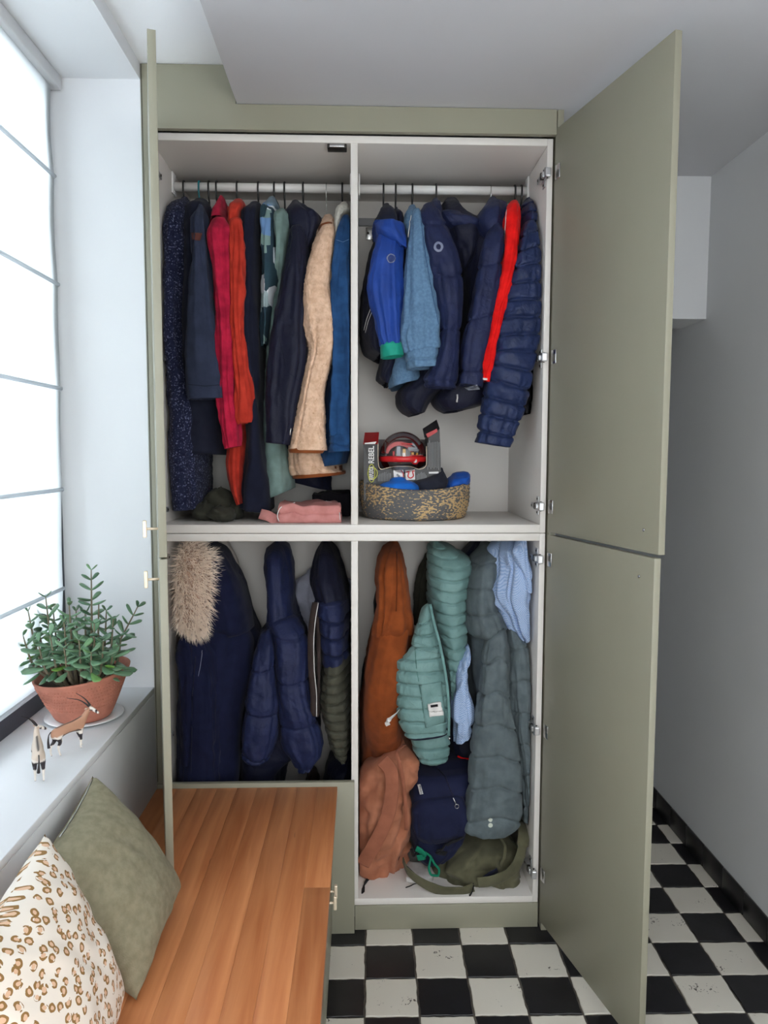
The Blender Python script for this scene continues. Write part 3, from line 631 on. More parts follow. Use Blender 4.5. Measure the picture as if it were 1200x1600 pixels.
t = G('patchwork_shirt', 'patchwork print shirt in white, teal and blue on the left rail', 'shirt', .33, .26, 1.9, gl_)
loft('shirt_body', 'A', [(660, 445, 728, 432, .18, .30), (642, 520, 742, 500, .10, .38), (636, 640, 745, 620, .05, .40), (640, 800, 745, 790, .04, .40), (645, 900, 742, 885, .04, .40), (648, 1050, 720, 1010, .05, .4), (650, 1200, 695, 1200, .06, .38), (655, 1290, 682, 1285, .07, .36)], patch_mat, t, fold=.009, ff=9)
loft('collar', 'A', [(668, 440, 722, 428, .17, .3), (648, 490, 738, 470, .12, .31), (655, 540, 700, 520, .11, .28)], cloth('collar_blue', (110, 130, 146), None, .9), t, fold=.005, n=40, m=30)
t = G('cotton_shirt', 'sage green cotton shirt hanging between patchwork shirt and hooded navy jacket', 'shirt', .36, .26, 1.5, gl_)
loft('shirt_body', 'A', [(722, 505, 776, 498, .17, .3), (704, 550, 795, 540, .10, .38), (710, 650, 792, 640, .06, .40), (722, 760, 780, 760, .07, .4), (700, 1000, 770, 1000, .12, .4), (670, 1500, 780, 1500, .14, .4), (665, 1850, 785, 1850, .14, .38), (672, 2000, 795, 1990, .14, .37), (685, 2165, 806, 2115, .15, .36)], sage_cotton, t, fold=.010, ff=9)
t = G('hooded_jacket', 'dark navy hooded jacket with small silver zip pull left of the sherpa jacket', 'jacket', .4, .26, 1.6, gl_)
loft('jacket_body', 'A', [(790, 560, 950, 560, .16, .38), (760, 800, 900, 800, .10, .42), (700, 1200, 890, 1200, .09, .43), (660, 1500, 870, 1500, .12, .43), (670, 1800, 850, 1800, .17, .42), (700, 1960, 1030, 1985, .24, .42), (735, 2050, 1040, 2125, .27, .42)], navy_deep, t)
sl = loft('sleeve', 'A', [(795, 600, 880, 590, .06, .16), (768, 760, 880, 750, .03, .12), (725, 1000, 884, 960, .012, .10), (690, 1200, 892, 1170, .006, .09), (656, 1400, 905, 1330, .004, .09), (652, 1600, 862, 1560, .006, .09), (655, 1750, 836, 1732, .01, .085), (660, 1842, 806, 1858, .012, .08)], navy_deep, t, fold=.007)
loft('hood', 'A', [(805, 456, 858, 448, .18, .30), (786, 510, 905, 490, .11, .33), (788, 580, 962, 520, .08, .34), (800, 640, 978, 560, .075, .34), (840, 690, 955, 640, .08, .33), (865, 750, 905, 735, .1, .3)], navy_deep, t, fold=.010, ff=7, n=56, m=56, bot='dome')
stroke('zip_pull', [(802, 1758), (796, 1798)], .0022, silver_zip, t, sl, 'A', 3, .002)
stroke('seam', [(735, 1220), (780, 1420), (868, 1500)], .0012, navy_dark, t, sl, 'A')
t = G('sherpa_jacket', 'cream sherpa jacket with brown trim on the left rail', 'jacket', .46, .26, 1.5, gl_)
loft('jacket_body', 'A', [(985, 640, 1060, 620, .16, .36), (960, 900, 1050, 900, .12, .4), (900, 1300, 1040, 1300, .11, .40), (830, 1700, 1000, 1700, .10, .40), (795, 1880, 1010, 1880, .10, .40), (796, 1990, 1060, 1975, .11, .40), (806, 2035, 1122, 2010, .12, .40)], sherpa, t, fold=.005, crump=.001, fine=(.0022, 90, 190), m=230, n=130)
loft('hem_trim', 'A', [(806, 2036, 1124, 2012, .119, .402), (812, 2054, 1124, 2026, .121, .4)], brown_trim, t, fold=0, crump=.001, m=8)
sl = loft('sleeve', 'A', [(972, 600, 1066, 585, .07, .18), (945, 660, 1062, 650, .04, .15), (900, 800, 1045, 780, .014, .11), (872, 950, 1042, 920, .004, .10), (868, 1080, 1065, 1060, .0, .10), (878, 1180, 1078, 1150, -.002, .1), (905, 1290, 1052, 1290, .0, .1), (872, 1460, 1008, 1450, .003, .1), (848, 1600, 988, 1560, .005, .1), (805, 1800, 996, 1760, .008, .1), (790, 1885, 1002, 1888, .01, .1)], sherpa, t, fold=.005, ff=5, fz=2, crump=.001, fine=(.0022, 90, 190), m=230, n=130)
loft('cuff_trim', 'A', [(789, 1885, 1003, 1888, .008, .102), (795, 1902, 990, 1905, .012, .098)], brown_trim, t, fold=0, crump=.001, m=8)
loft('collar', 'A', [(990, 535, 1052, 528, .20, .29), (968, 575, 1068, 560, .14, .30), (958, 625, 1068, 605, .10, .30), (955, 665, 1060, 645, .09, .28)], sherpa, t, fold=.004, n=56, m=40, fine=(.0024, 44, 110))
loft('collar_trim', 'A', [(952, 640, 1070, 606, .082, .305), (950, 660, 1070, 624, .08, .305)], brown_trim, t, fold=0, crump=.001, m=8, n=48)
t = G('denim_jacket', 'deep blue denim jacket with white fleece collar beside the divider', 'jacket', .55, .26, 1.5, gl_)
loft('fleece_collar', 'A', [(1086, 466, 1142, 462, .18, .30), (1064, 505, 1152, 495, .12, .32), (1060, 580, 1110, 545, .10, .3), (1062, 660, 1090, 640, .10, .24)], white_fleece, t, fold=.004, n=44, m=40, fine=(.0022, 40, 110))
loft('jacket_body', 'A', [(1100, 545, 1150, 535, .16, .36), (1070, 650, 1155, 640, .10, .4), (1050, 1000, 1155, 1000, .09, .42), (1010, 1500, 1155, 1500, .09, .42), (990, 1800, 1150, 1800, .09, .42), (955, 1940, 1145, 1900, .1, .42), (962, 1985, 1132, 1962, .11, .41)], denim_dark, t)
sl = loft('sleeve', 'A', [(1096, 545, 1150, 530, .07, .17), (1062, 680, 1158, 660, .03, .13), (1045, 850, 1158, 850, .012, .11), (1040, 1000, 1160, 1000, .008, .10), (1058, 1200, 1162, 1200, .006, .10), (1052, 1400, 1162, 1400, .006, .1), (1034, 1640, 1162, 1640, .006, .1), (1028, 1805, 1162, 1800, .006, .1)], denim_dark, t, fold=.007)
loft('cuff', 'A', [(1030, 1806, 1162, 1800, .002, .104), (1029, 1860, 1162, 1858, .001, .105), (1030, 1898, 1162, 1890, .003, .104)], denim_dark, t, fold=.002, m=24, quilt=(.03, .0015))
stroke('stitching', [(1070, 655), (1110, 668), (1150, 650)], .0008, denim_light, t, sl, 'A')

# things lying on the shelf below
t = thing('crumpled_scarf', 'crumpled dark olive scarf lying under the long boucle coat', 'scarf', (.16, .2, 1.365))
sc_ = MB(); rnd = random.Random(8)
for (cx, cy, rx, ry, yy) in ((300, 2250, 78, 62, .16), (395, 2200, 85, 90, .2), (400, 2262, 80, 46, .11), (470, 2240, 60, 55, .22), (340, 2190, 60, 60, .28)):
    p = pY(240+cx*K, 200+cy*K, yy); r = rx*K*(yy+2.33)/1139; rz = ry*K*(yy+2.33)/1139; n, m = 40, 26
    for_ = []
    for i in range(m+1):
        for j in range(n):
            a = 2*PI*j/n; b = PI*i/m; d = 1+.22*float(vnoise(np.array(j/n*6), np.array(i/m*4.+cx), 3, 6))+.10*float(vnoise(np.array(j/n*14), np.array(i/m*9.+cx), 5, 14))
            for_.append((p[0]+r*d*math.sin(b)*math.cos(a), p[1]+.06*d*math.sin(b)*math.sin(a), max(1.3655, p[2]-rz*d*math.cos(b))))
    sc_.add(for_, [(i*n+j, i*n+(j+1) % n, (i+1)*n+(j+1) % n, (i+1)*n+j) for i in range(m) for j in range(n)])
sc_.obj('scarf_cloth', olive_dark, t)
def folded(name, pts, z0, z1, mat, parent, seed, layers=2, wr=.004):
    """flat folded cloth from a ground outline: rounded layered slab with wrinkles"""
    n = len(pts); sp = spline(pts+[pts[0]], 10)[:-1]; N_ = len(sp); V = []; F = []; c = sp.mean(0)
    prof = []
    for l in range(layers):
        za, zb = z0+(z1-z0)*l/layers, z0+(z1-z0)*(l+1)/layers
        for q in range(7): a = -PI/2+PI*q/6; prof.append((1-.05*(1-math.cos(a))-.02*l, (za+zb)/2+(zb-za)/2*math.sin(a)*.98))
    prof += [(.8, z1), (.55, z1), (.3, z1), (.02, z1)]
    prof = [(.02, z0), (.6, z0)]+prof
    for s_, z in prof:
        for k_, q in enumerate(sp):
            x, y = c[0]+(q[0]-c[0])*s_, c[1]+(q[1]-c[1])*s_
            dz = wr*float(vnoise(np.array(x*28+seed), np.array(y*22.), seed))*(1 if z > z0+.003 else 0)
            V.append((x+.002*float(vnoise(np.array(z*180.), np.array(k_*.4), seed)), y, max(z0, z+dz)))
    m = len(prof); F = [(i*N_+j, i*N_+(j+1) % N_, (i+1)*N_+(j+1) % N_, (i+1)*N_+j) for i in range(m-1) for j in range(N_)]
    F.append(tuple(range(N_))[::-1]); F.append(tuple((m-1)*N_+k_ for k_ in range(N_)))
    return mesh_obj(name, V, F, mat, parent)
def gp(cx, cy, z, org='A'): p = pZ(ORG[org][0]+cx*K, ORG[org][1]+cy*K, z); return (p[0], p[1])
t = thing('folded_trousers', 'folded pink cotton trousers lying on the middle shelf', 'trousers', (.45, .15, 1.365))
folded('trouser_fold', [(.345, .05), (.45, .045), (.555, .052), (.552, .15), (.53, .26), (.42, .27), (.35, .2)], 1.3655, 1.424, pink_cloth, t, 3, 2, .010)
ribbon(MB(), spline([(.285, .09, 1.392), (.31, .075, 1.388), (.345, .065, 1.372), (.37, .06, 1.369)]), .035, .004, (0, .5, 1)).obj('waist_tie', pink_cloth, t)
MB().tube(spline([(.352, .044, 1.372), (.347, .043, 1.39), (.356, .05, 1.415), (.40, .09, 1.43)]), .0016, 6).obj('piping', white_cloth, t)
MB().tube(spline([(.55, .047, 1.376), (.549, .05, 1.395), (.535, .1, 1.422), (.50, .14, 1.432)]), .0014, 6).obj('piping', white_cloth, t)
t = thing('knit_cap', 'black knitted cap lying behind the pink trousers', 'cap', (.52, .38, 1.365))
folded('cap_crown', [(.44, .32), (.5, .29), (.58, .30), (.58, .42), (.52, .46), (.45, .42)], 1.3655, 1.447, black_cloth, t, 9, 1, .012)

# ------------------------------------------------------------------ upper right bay
t = G('rain_jacket', 'cobalt blue rain jacket with navy hood and emerald cuff near the divider', 'jacket', .68, .26, 1.8, gr_)
b_ = loft('jacket_body', 'C', [(180, 610, 320, 600, .14, .36), (140, 750, 330, 740, .09, .42), (112, 900, 330, 900, .08, .43), (95, 1080, 300, 1080, .08, .43), (97, 1220, 260, 1230, .085, .43), (122, 1310, 240, 1325, .09, .42), (180, 1345, 225, 1340, .1, .40)], navy_deep, t)
loft('hood', 'C', [(212, 472, 262, 468, .20, .31), (176, 520, 292, 510, .12, .34), (165, 570, 312, 560, .09, .35), (168, 620, 322, 620, .085, .33)], ink, t, n=48, m=40)
sl = loft('sleeve', 'C', [(190, 610, 335, 600, .05, .16), (172, 690, 330, 690, .02, .12), (148, 800, 326, 800, .006, .10), (130, 910, 334, 910, .002, .1), (140, 1010, 334, 1010, .0, .1), (170, 1110, 330, 1110, .0, .095), (185, 1200, 325, 1200, .0, .095), (203, 1276, 331, 1264, .0, .09)], cobalt, t, fold=.007)
loft('cuff', 'C', [(204, 1274, 331, 1262, -.003, .093), (207, 1310, 336, 1298, -.004, .094), (211, 1347, 341, 1330, -.003, .092)], emerald, t, fold=.001, m=20)
loft('collar', 'C', [(155, 582, 215, 590, .06, .3), (160, 600, 335, 588, .035, .32), (172, 640, 345, 640, .02, .30), (210, 668, 352, 672, .018, .26), (262, 690, 350, 705, .022, .22), (315, 706, 345, 712, .03, .14)], cobalt, t, fold=.006, n=56, m=40)
disc('reflective_badge', (267, 765), 27, 27, refl_grey, t, sl, 'C', .0018, 24, .78)
disc('badge_disc', (267, 765), 20, 20, cloth('badge_blue', (52, 66, 120), None, .6), t, sl, 'C', .0012)
stroke('piping', [(152, 1056), (128, 1120), (112, 1185)], .0013, white_cloth, t, b_, 'C', 6, .003); stroke('piping', [(158, 1076), (135, 1140), (120, 1200)], .0009, white_cloth, t, b_, 'C', 6, .003)
t = G('navy_jacket', 'dark navy jacket mostly hidden between the cobalt rain jacket and light denim jacket', 'jacket', .72, .26, 1.75, gr_)
loft('jacket_body', 'C', [(282, 492, 308, 488, .20, .30), (278, 540, 345, 540, .13, .38), (285, 800, 360, 800, .10, .42), (260, 1150, 340, 1150, .11, .43), (205, 1400, 300, 1370, .12, .42), (192, 1465, 280, 1440, .13, .42), (222, 1498, 252, 1506, .15, .38)], navy_deep, t)
t = G('light_denim_jacket', 'light blue denim jacket with buttoned cuff on the right rail', 'jacket', .75, .26, 1.7, gr_)
loft('jacket_body', 'C', [(345, 520, 420, 510, .14, .34), (335, 620, 430, 600, .10, .40), (330, 900, 450, 900, .10, .42), (262, 1380, 440, 1340, .10, .42), (250, 1450, 448, 1430, .10, .41), (256, 1528, 452, 1478, .11, .40)], denim_light, t)
loft('collar', 'C', [(362, 482, 414, 472, .20, .30), (338, 530, 430, 510, .12, .31), (334, 590, 400, 560, .10, .3), (350, 650, 375, 640, .09, .24)], denim_light, t, fold=.004, n=44, m=36)
sl = loft('sleeve', 'C', [(390, 505, 438, 496, .06, .16), (378, 640, 455, 630, .03, .12), (365, 760, 472, 750, .012, .1), (350, 950, 500, 920, .004, .1), (332, 1180, 543, 1140, .0, .1), (328, 1230, 546, 1190, .0, .1), (348, 1320, 546, 1290, .0, .1)], denim_light, t, fold=.006)
loft('cuff', 'C', [(346, 1318, 547, 1288, -.003, .103), (354, 1370, 547, 1345, -.004, .104), (360, 1412, 546, 1396, -.002, .102)], denim_light, t, fold=.003, m=24, quilt=(.03, .0012))
stroke('seam', [(437, 505), (470, 760), (505, 960), (545, 1150)], .0011, denim_dark, t, sl, 'C')
stroke('piping', [(384, 512), (372, 590), (366, 640)], .0011, white_cloth, t, sl, 'C', 6, .003)
t = G('badge_puffer_jacket', 'navy padded jacket with round grey badge on its shoulder', 'jacket', .83, .26, 1.7, gr_)
loft('jacket_body', 'C', [(470, 640, 640, 630, .14, .40), (480, 1000, 660, 1000, .10, .43), (400, 1450, 660, 1450, .10, .43), (310, 1560, 560, 1540, .11, .42), (312, 1610, 500, 1590, .12, .41), (345, 1660, 468, 1640, .13, .40), (385, 1684, 455, 1664, .15, .38)], navy_deep, t)
loft('hood', 'C', [(500, 442, 545, 438, .18, .30), (470, 480, 560, 460, .12, .33), (460, 560, 565, 540, .09, .33), (480, 620, 560, 600, .1, .3)], navy_mid, t, n=48, m=40)
sl = loft('sleeve', 'C', [(450, 470, 520, 455, .09, .17), (438, 520, 555, 505, .05, .15), (448, 620, 600, 600, .02, .13), (470, 720, 645, 700, .006, .12), (500, 850, 682, 840, .0, .115), (528, 1000, 690, 1000, .0, .115), (548, 1140, 682, 1140, .0, .115), (545, 1240, 672, 1240, .0, .115), (505, 1380, 665, 1380, .0, .115), (455, 1490, 658, 1500, .004, .11), (470, 1516, 650, 1524, .012, .1)], navy_mid, t, fold=.004, quilt=(.17, .0035, 0, .45))
disc('reflective_badge', (545, 697), 27, 30, refl_grey, t, sl, 'C', .002, 24, .55); disc('badge_disc', (540, 697), 15, 22, navy_mid, t, sl, 'C', .0016)
t = G('hooded_puffer_jacket', 'navy padded jacket with large hood drooping toward the middle of the right rail', 'jacket', .95, .26, 1.7, gr_)
b_ = loft('jacket_body', 'C', [(700, 620, 900, 600, .14, .40), (690, 1000, 880, 1000, .10, .43), (640, 1450, 830, 1450, .10, .43), (520, 1590, 830, 1570, .11, .42), (545, 1640, 800, 1620, .12, .41), (580, 1664, 700, 1650, .14, .38)], navy_deep, t)
loft('hood', 'C', [(572, 436, 664, 434, .24, .36), (552, 458, 680, 456, .20, .37), (545, 530, 745, 525, .14, .37), (552, 590, 800, 560, .11, .36), (570, 680, 810, 650, .10, .34), (620, 770, 780, 760, .10, .3), (660, 810, 730, 806, .12, .26)], navy_deep, t, fold=.016, ff=7, fz=4, n=64, m=64, bot='dome')
loft('hood_brim', 'C', [(548, 500, 690, 512, .12, .2), (555, 530, 770, 535, .10, .19), (575, 560, 820, 560, .10, .18)], navy_mid, t, fold=.004, n=48, m=28, bot='dome')
loft('shoulder', 'C', [(830, 434, 880, 430, .18, .30), (795, 480, 925, 470, .11, .33), (755, 530, 938, 520, .07, .33), (745, 580, 935, 600, .06, .3), (800, 660, 920, 680, .07, .26)], navy_mid, t, fold=.007)
sl = loft('sleeve', 'C', [(845, 590, 905, 575, .05, .14), (820, 640, 930, 620, .03, .13), (800, 720, 925, 700, .016, .12), (770, 860, 915, 830, .008, .115), (735, 1030, 900, 1000, .004, .115), (700, 1180, 870, 1150, .004, .115), (682, 1260, 850, 1240, .004, .115), (672, 1400, 820, 1400, .004, .115), (664, 1500, 802, 1516, .01, .11)], navy_mid, t, fold=.004, quilt=(.17, .0035, 0, .2))
decal('grey_lining', [(694, 1521), (770, 1503), (788, 1532), (720, 1538)], cloth('grey_lining', (150, 152, 164), None, .7), t, sl, 'C', .004)
stroke('drawcord', [(654, 1560), (655, 1578), (652, 1602)], .0028, white_cloth, t, b_, 'C', 4, .004)
t = G('red_jacket', 'bright red jacket sleeve hanging left of the quilted navy jacket', 'jacket', 1.05, .26, 1.75, gr_)
loft('jacket_body', 'C', [(945, 462, 1005, 452, .16, .31), (938, 520, 1015, 510, .10, .36), (935, 700, 1000, 690, .08, .40), (910, 900, 970, 900, .09, .41), (850, 1300, 900, 1300, .1, .4)], red_cloth, t)
sl = loft('sleeve', 'C', [(940, 470, 1010, 458, .06, .16), (934, 540, 1022, 530, .03, .13), (930, 690, 1012, 660, .012, .1), (905, 850, 985, 850, .006, .09), (870, 1020, 935, 1020, .004, .085), (838, 1190, 895, 1190, .004, .08), (818, 1300, 870, 1300, .006, .078), (798, 1412, 850, 1420, .01, .075), (806, 1432, 838, 1434, .014, .072), (804, 1476, 832, 1486, .018, .07)], red_cloth, t, fold=.005)
decal('white_band', [(801, 1464), (831, 1466), (831, 1478), (801, 1476)], white_cloth, t, sl, 'C')
stroke('white_piping', [(944, 480), (934, 620), (928, 700)], .0010, white_cloth, t, sl, 'C', 6, .001)
t = G('quilted_jacket', 'quilted navy down jacket with horizontal seams at the right end of the rail', 'jacket', 1.1, .26, 1.6, gr_)
loft('jacket_body', 'C', [(1040, 580, 1120, 570, .13, .36), (1040, 800, 1150, 800, .10, .42), (1050, 1300, 1120, 1280, .11, .42), (1042, 1600, 1100, 1600, .12, .40), (1046, 1672, 1084, 1682, .14, .38)], navy_deep, t, quilt=(.06, .006))
loft('collar', 'C', [(1040, 438, 1105, 426, .20, .30), (1018, 480, 1122, 468, .13, .31), (1016, 530, 1120, 520, .09, .3), (1035, 575, 1112, 570, .07, .26)], navy_shiny, t, n=48, m=40, quilt=(.05, .006))
loft('sleeve', 'C', [(1040, 572, 1112, 560, .06, .15), (1022, 660, 1122, 640, .03, .12), (1000, 740, 1134, 720, .012, .11), (975, 840, 1143, 820, .003, .105), (942, 960, 1150, 960, .0, .105), (908, 1080, 1154, 1080, -.002, .105), (892, 1160, 1152, 1160, -.002, .105), (880, 1260, 1132, 1255, -.002, .105), (862, 1360, 1102, 1400, -.002, .105), (834, 1490, 1072, 1560, -.002, .105), (806, 1640, 1030, 1690, .0, .1), (770, 1840, 966, 1870, .004, .09)], navy_shiny, t, fold=.003, quilt=(.054, .005, 0, .1), n=72, m=140, crump=.0035)

# ------------------------------------------------------------------ lower left bay (garments hooked on the back panel)
def wall_hook(px, py, name='coat_hook'):
    p = pY(px, py, .515); m = MB(); m.tube(spline([(p[0], .519, p[2]+.004), (p[0], .49, p[2]-.004), (p[0], .462, p[2]-.006), (p[0], .452, p[2]+.012)], 4), .0042, 8)
    m.obj('coat_hook', dark_metal, wlw)
for a in ((332, 866), (432, 862), (508, 860), (614, 862), (682, 862), (770, 862), (800, 864)): wall_hook(*a)
t = G('fur_hood_parka', 'long navy parka with shaggy beige fur hood trim', 'coat', .1, .35, .12, gll)
pb = loft('parka_body', 'E', [(315, 128, 362, 124, .30, .47), (295, 200, 425, 195, .20, .49), (280, 350, 510, 340, .13, .50), (255, 550, 552, 545, .10, .50), (160, 680, 605, 680, .08, .50), (138, 800, 600, 800, .07, .50), (132, 1100, 540, 1100, .06, .50), (128, 1500, 520, 1500, .06, .50), (128, 2100, 520, 2100, .06, .50)], parka, t, fold=.012, ff=9, fz=1.3, n=80, m=100)
loft('hood', 'E', [(318, 122, 356, 118, .24, .40), (296, 165, 408, 160, .16, .42), (285, 260, 462, 250, .11, .42), (292, 370, 510, 360, .085, .42), (298, 470, 532, 460, .08, .4), (290, 560, 552, 545, .08, .38), (300, 620, 560, 610, .1, .36)], parka, t, fold=.006, n=64, m=60, bot='dome')
sl = loft('sleeve', 'E', [(215, 690, 300, 660, .06, .16), (165, 780, 350, 760, .035, .14), (170, 950, 372, 940, .02, .13), (172, 1200, 376, 1200, .012, .12), (150, 1500, 378, 1500, .012, .12), (150, 1750, 370, 1750, .012, .12)], parka, t, fold=.008)
stroke('reflective_stitching', [(286, 735), (278, 800), (262, 886)], .0009, refl_grey, t, sl, 'E', 10, .002)
stroke('zip_line', [(246, 770), (228, 1000), (218, 1500)], .0016, navy_deep, t, sl, 'E')
loft('neck_placket', 'E', [(140, 700, 190, 640, .06, .12), (135, 760, 240, 690, .04, .11), (150, 850, 250, 800, .03, .1), (160, 1000, 232, 1000, .025, .09), (158, 1400, 225, 1400, .02, .08)], parka, t, fold=.005, n=40)
def fur():
    rnd = random.Random(11); V = []; F = []
    base = loft('fur_backing', 'E', [(185, 120, 260, 112, .12, .26), (150, 200, 310, 190, .06, .24), (138, 330, 322, 320, .03, .22), (136, 450, 318, 450, .03, .2), (140, 560, 305, 560, .04, .18), (195, 612, 280, 610, .06, .15)], cloth('fur_base', (176, 146, 128), None, 1), t, fold=.004, n=40, m=30, bot='dome')
    Vb, Fb = GEO[base.name]; Vb = np.asarray(Vb); cen = Vb.mean(0)
    for _ in range(7000):
        f = Fb[rnd.randrange(len(Fb))]; p = np.zeros(3); ws_ = [rnd.random() for _ in f]; s_ = sum(ws_)
        for k_, wi in zip(f, ws_): p += Vb[k_]*wi/s_
        n_ = p-cen; n_[2] *= .45; n_ /= np.linalg.norm(n_)+1e-9
        if n_[1] > .55: continue
        d = n_*.55+np.array([.55, -.15, -.45])*(.5+.5*rnd.random())+np.array([rnd.gauss(0, .28), rnd.gauss(0, .2), rnd.gauss(0, .28)]); d /= np.linalg.norm(d)
        L_ = rnd.uniform(.022, .050); sd = np.cross(d, [rnd.random(), 1, rnd.random()]); sd /= np.linalg.norm(sd); up = np.cross(sd, d); r0 = rnd.uniform(.0005, .0009)
        k0 = len(V); mid = p+d*L_*.5+np.array([0, 0, -.001]); tip = p+d*L_+np.array([0, 0, -.004*rnd.random()])
        for a in range(3): V.append(p+(sd*math.cos(2.09*a)+up*math.sin(2.09*a))*r0*1.2)
        for a in range(3): V.append(mid+(sd*math.cos(2.09*a)+up*math.sin(2.09*a))*r0)
        V.append(tip)
        for a in range(3): b = (a+1) % 3; F.append((k0+a, k0+b, k0+3+b, k0+3+a)); F.append((k0+3+a, k0+3+b, k0+6))
    m, nt, N, L, P = mat_new('beige_fur'); tc = nd(N, 'ShaderNodeTexCoord'); nz = nd(N, 'ShaderNodeTexNoise'); nz.inputs['Scale'].default_value = 55; L.new(tc.outputs['Object'], nz.inputs['Vector'])
    rp = nd(N, 'ShaderNodeValToRGB'); e = rp.color_ramp.elements; e[0].position = .30; e[0].color = lin((112, 80, 66))+(1,); e[1].position = .40; e[1].color = lin((252, 236, 220))+(1,)
    L.new(nz.outputs['Fac'], rp.inputs[0]); L.new(rp.outputs[0], P.inputs['Base Color']); P.inputs['Roughness'].default_value = .8; P.inputs['Specular IOR Level'].default_value = .2
    mesh_obj('fur_trim', V, F, m, t, False, 'shaggy beige fur trim of the hood', 'stuff')
fur()
t = G('cream_jacket', 'cream cotton jacket hooked behind the fur hooded parka', 'jacket', .2, .45, .9, gll)
loft('jacket_body', 'E', [(372, 98, 432, 96, .42, .505), (390, 200, 482, 195, .40, .51), (420, 400, 532, 400, .40, .51), (460, 540, 594, 535, .40, .51), (500, 640, 622, 620, .41, .51), (560, 690, 606, 680, .43, .51)], cream, t, fold=.006)
t = G('navy_winter_jacket', 'navy hooded winter jacket with curved seams hanging in the middle of the lower left bay', 'jacket', .33, .35, .15, gll)
loft('jacket_body', 'E', [(680, 560, 810, 545, .16, .46), (620, 680, 880, 640, .12, .48), (580, 900, 915, 880, .10, .49), (540, 1200, 960, 1200, .10, .49), (520, 1400, 760, 1400, .11, .49), (520, 1600, 740, 1600, .12, .48)], navy_deep, t, fold=.009)
loft('hood', 'E', [(712, 97, 748, 94, .32, .44), (675, 140, 778, 135, .22, .46), (660, 200, 797, 195, .16, .46), (658, 350, 812, 345, .12, .45), (660, 480, 825, 480, .10, .42), (654, 565, 842, 545, .09, .4), (640, 610, 870, 600, .1, .38)], navy_mid, t, fold=.007, ff=7, n=64, m=60)
loft('front_panel', 'E', [(660, 575, 835, 550, .08, .20), (690, 640, 885, 640, .05, .18), (708, 780, 908, 770, .035, .16), (720, 950, 902, 950, .025, .15), (748, 1140, 950, 1130, .02, .14), (765, 1290, 988, 1270, .02, .13), (815, 1370, 982, 1350, .025, .12), (862, 1450, 935, 1420, .03, .11)], navy_mid, t, fold=.004, quilt=(.15, .003, .012, .55), n=64, m=90)
loft('sleeve', 'E', [(618, 660, 690, 620, .08, .18), (592, 760, 712, 720, .05, .16), (562, 900, 718, 900, .03, .14), (538, 1040, 738, 1060, .02, .13), (522, 1200, 728, 1220, .015, .13), (513, 1350, 680, 1380, .018, .12), (535, 1378, 660, 1392, .025, .11)], navy_mid, t, fold=.004, quilt=(.15, .003, .012, .2), n=64, m=90)
t = G('lavender_jacket', 'pale lavender grey jacket showing behind the navy winter jacket', 'jacket', .47, .47, .8, gll)
loft('jacket_body', 'E', [(898, 280, 930, 276, .43, .51), (835, 345, 1150, 335, .40, .512), (825, 420, 1160, 400, .40, .512), (848, 500, 1150, 500, .41, .512), (876, 590, 1100, 600, .42, .512), (905, 660, 950, 660, .44, .51)], lavender, t, fold=.01)
t = G('two_tone_puffer', 'navy and olive quilted puffer jacket hooked beside the divider', 'jacket', .53, .35, .2, gll)
loft('hood', 'E', [(985, 95, 1026, 93, .30, .42), (950, 160, 1062, 155, .20, .45), (925, 260, 1105, 255, .15, .46), (920, 330, 1125, 330, .12, .45), (938, 410, 1140, 400, .10, .44), (955, 470, 1142, 460, .10, .42)], navy_deep, t, fold=.007, n=64, m=60)
loft('upper_body', 'E', [(955, 440, 1140, 430, .07, .40), (972, 560, 1146, 560, .045, .42), (985, 680, 1146, 670, .035, .42), (994, 790, 1146, 745, .03, .42)], navy_mid, t, quilt=(.055, .006), n=64)
loft('lower_body', 'E', [(992, 786, 1148, 742, .03, .42), (975, 880, 1156, 860, .024, .42), (962, 980, 1160, 970, .02, .42), (978, 1080, 1160, 1080, .02, .42), (1010, 1200, 1155, 1200, .03, .40), (1050, 1300, 1146, 1290, .05, .38), (1092, 1338, 1122, 1336, .08, .34)], olive_puff, t, quilt=(.0315, .0055), n=64, m=110, bot='dome')
pts = [pY(240+x*K, 820+y*K, yy) for x, y, yy in ((946, 455, .09), (928, 560, .06), (918, 700, .05), (922, 850, .04), (935, 1000, .035), (935, 1120, .04))]
ribbon(MB(), spline(pts, 6), .020, .004, (1, -.5, 0)).obj('zip_facing', cloth('brown_black', (60, 50, 48), None, .8), t)
MB().tube(spline([p+np.array([.0115, -.006, 0]) for p in pts], 5), .0014, 6).obj('piping', white_cloth, t)
loft('lining', 'E', [(938, 470, 975, 470, .1, .3), (950, 650, 990, 650, .07, .3), (958, 900, 985, 900, .06, .3), (950, 1080, 985, 1080, .07, .3)], cloth('brown_lining', (58, 48, 46), None, .8), t, n=32, m=30)
t = G('dark_bag', 'black cloth bag lying behind the bench panel near the divider', 'bag', .5, .3, .12, gll)
loft('bag_body', 'E', [(1100, 1335, 1155, 1330, .2, .4), (1040, 1400, 1160, 1390, .14, .45), (1012, 1500, 1160, 1500, .12, .48), (1000, 1700, 1160, 1700, .12, .5), (1000, 2200, 1160, 2200, .12, .5)], navy_deep, t, fold=.01)
t = G('brown_shoe', 'brown shoe tip peeking above the bench panel edge', 'shoe', .45, .4, .108, gll)
loft('shoe_body', 'E', [(905, 1476, 925, 1474, .30, .40), (888, 1500, 945, 1498, .26, .46), (880, 1600, 955, 1600, .24, .48), (880, 2150, 955, 2150, .24, .48)], cloth('brown_leather_dark', (58, 36, 32), None, .6), t)

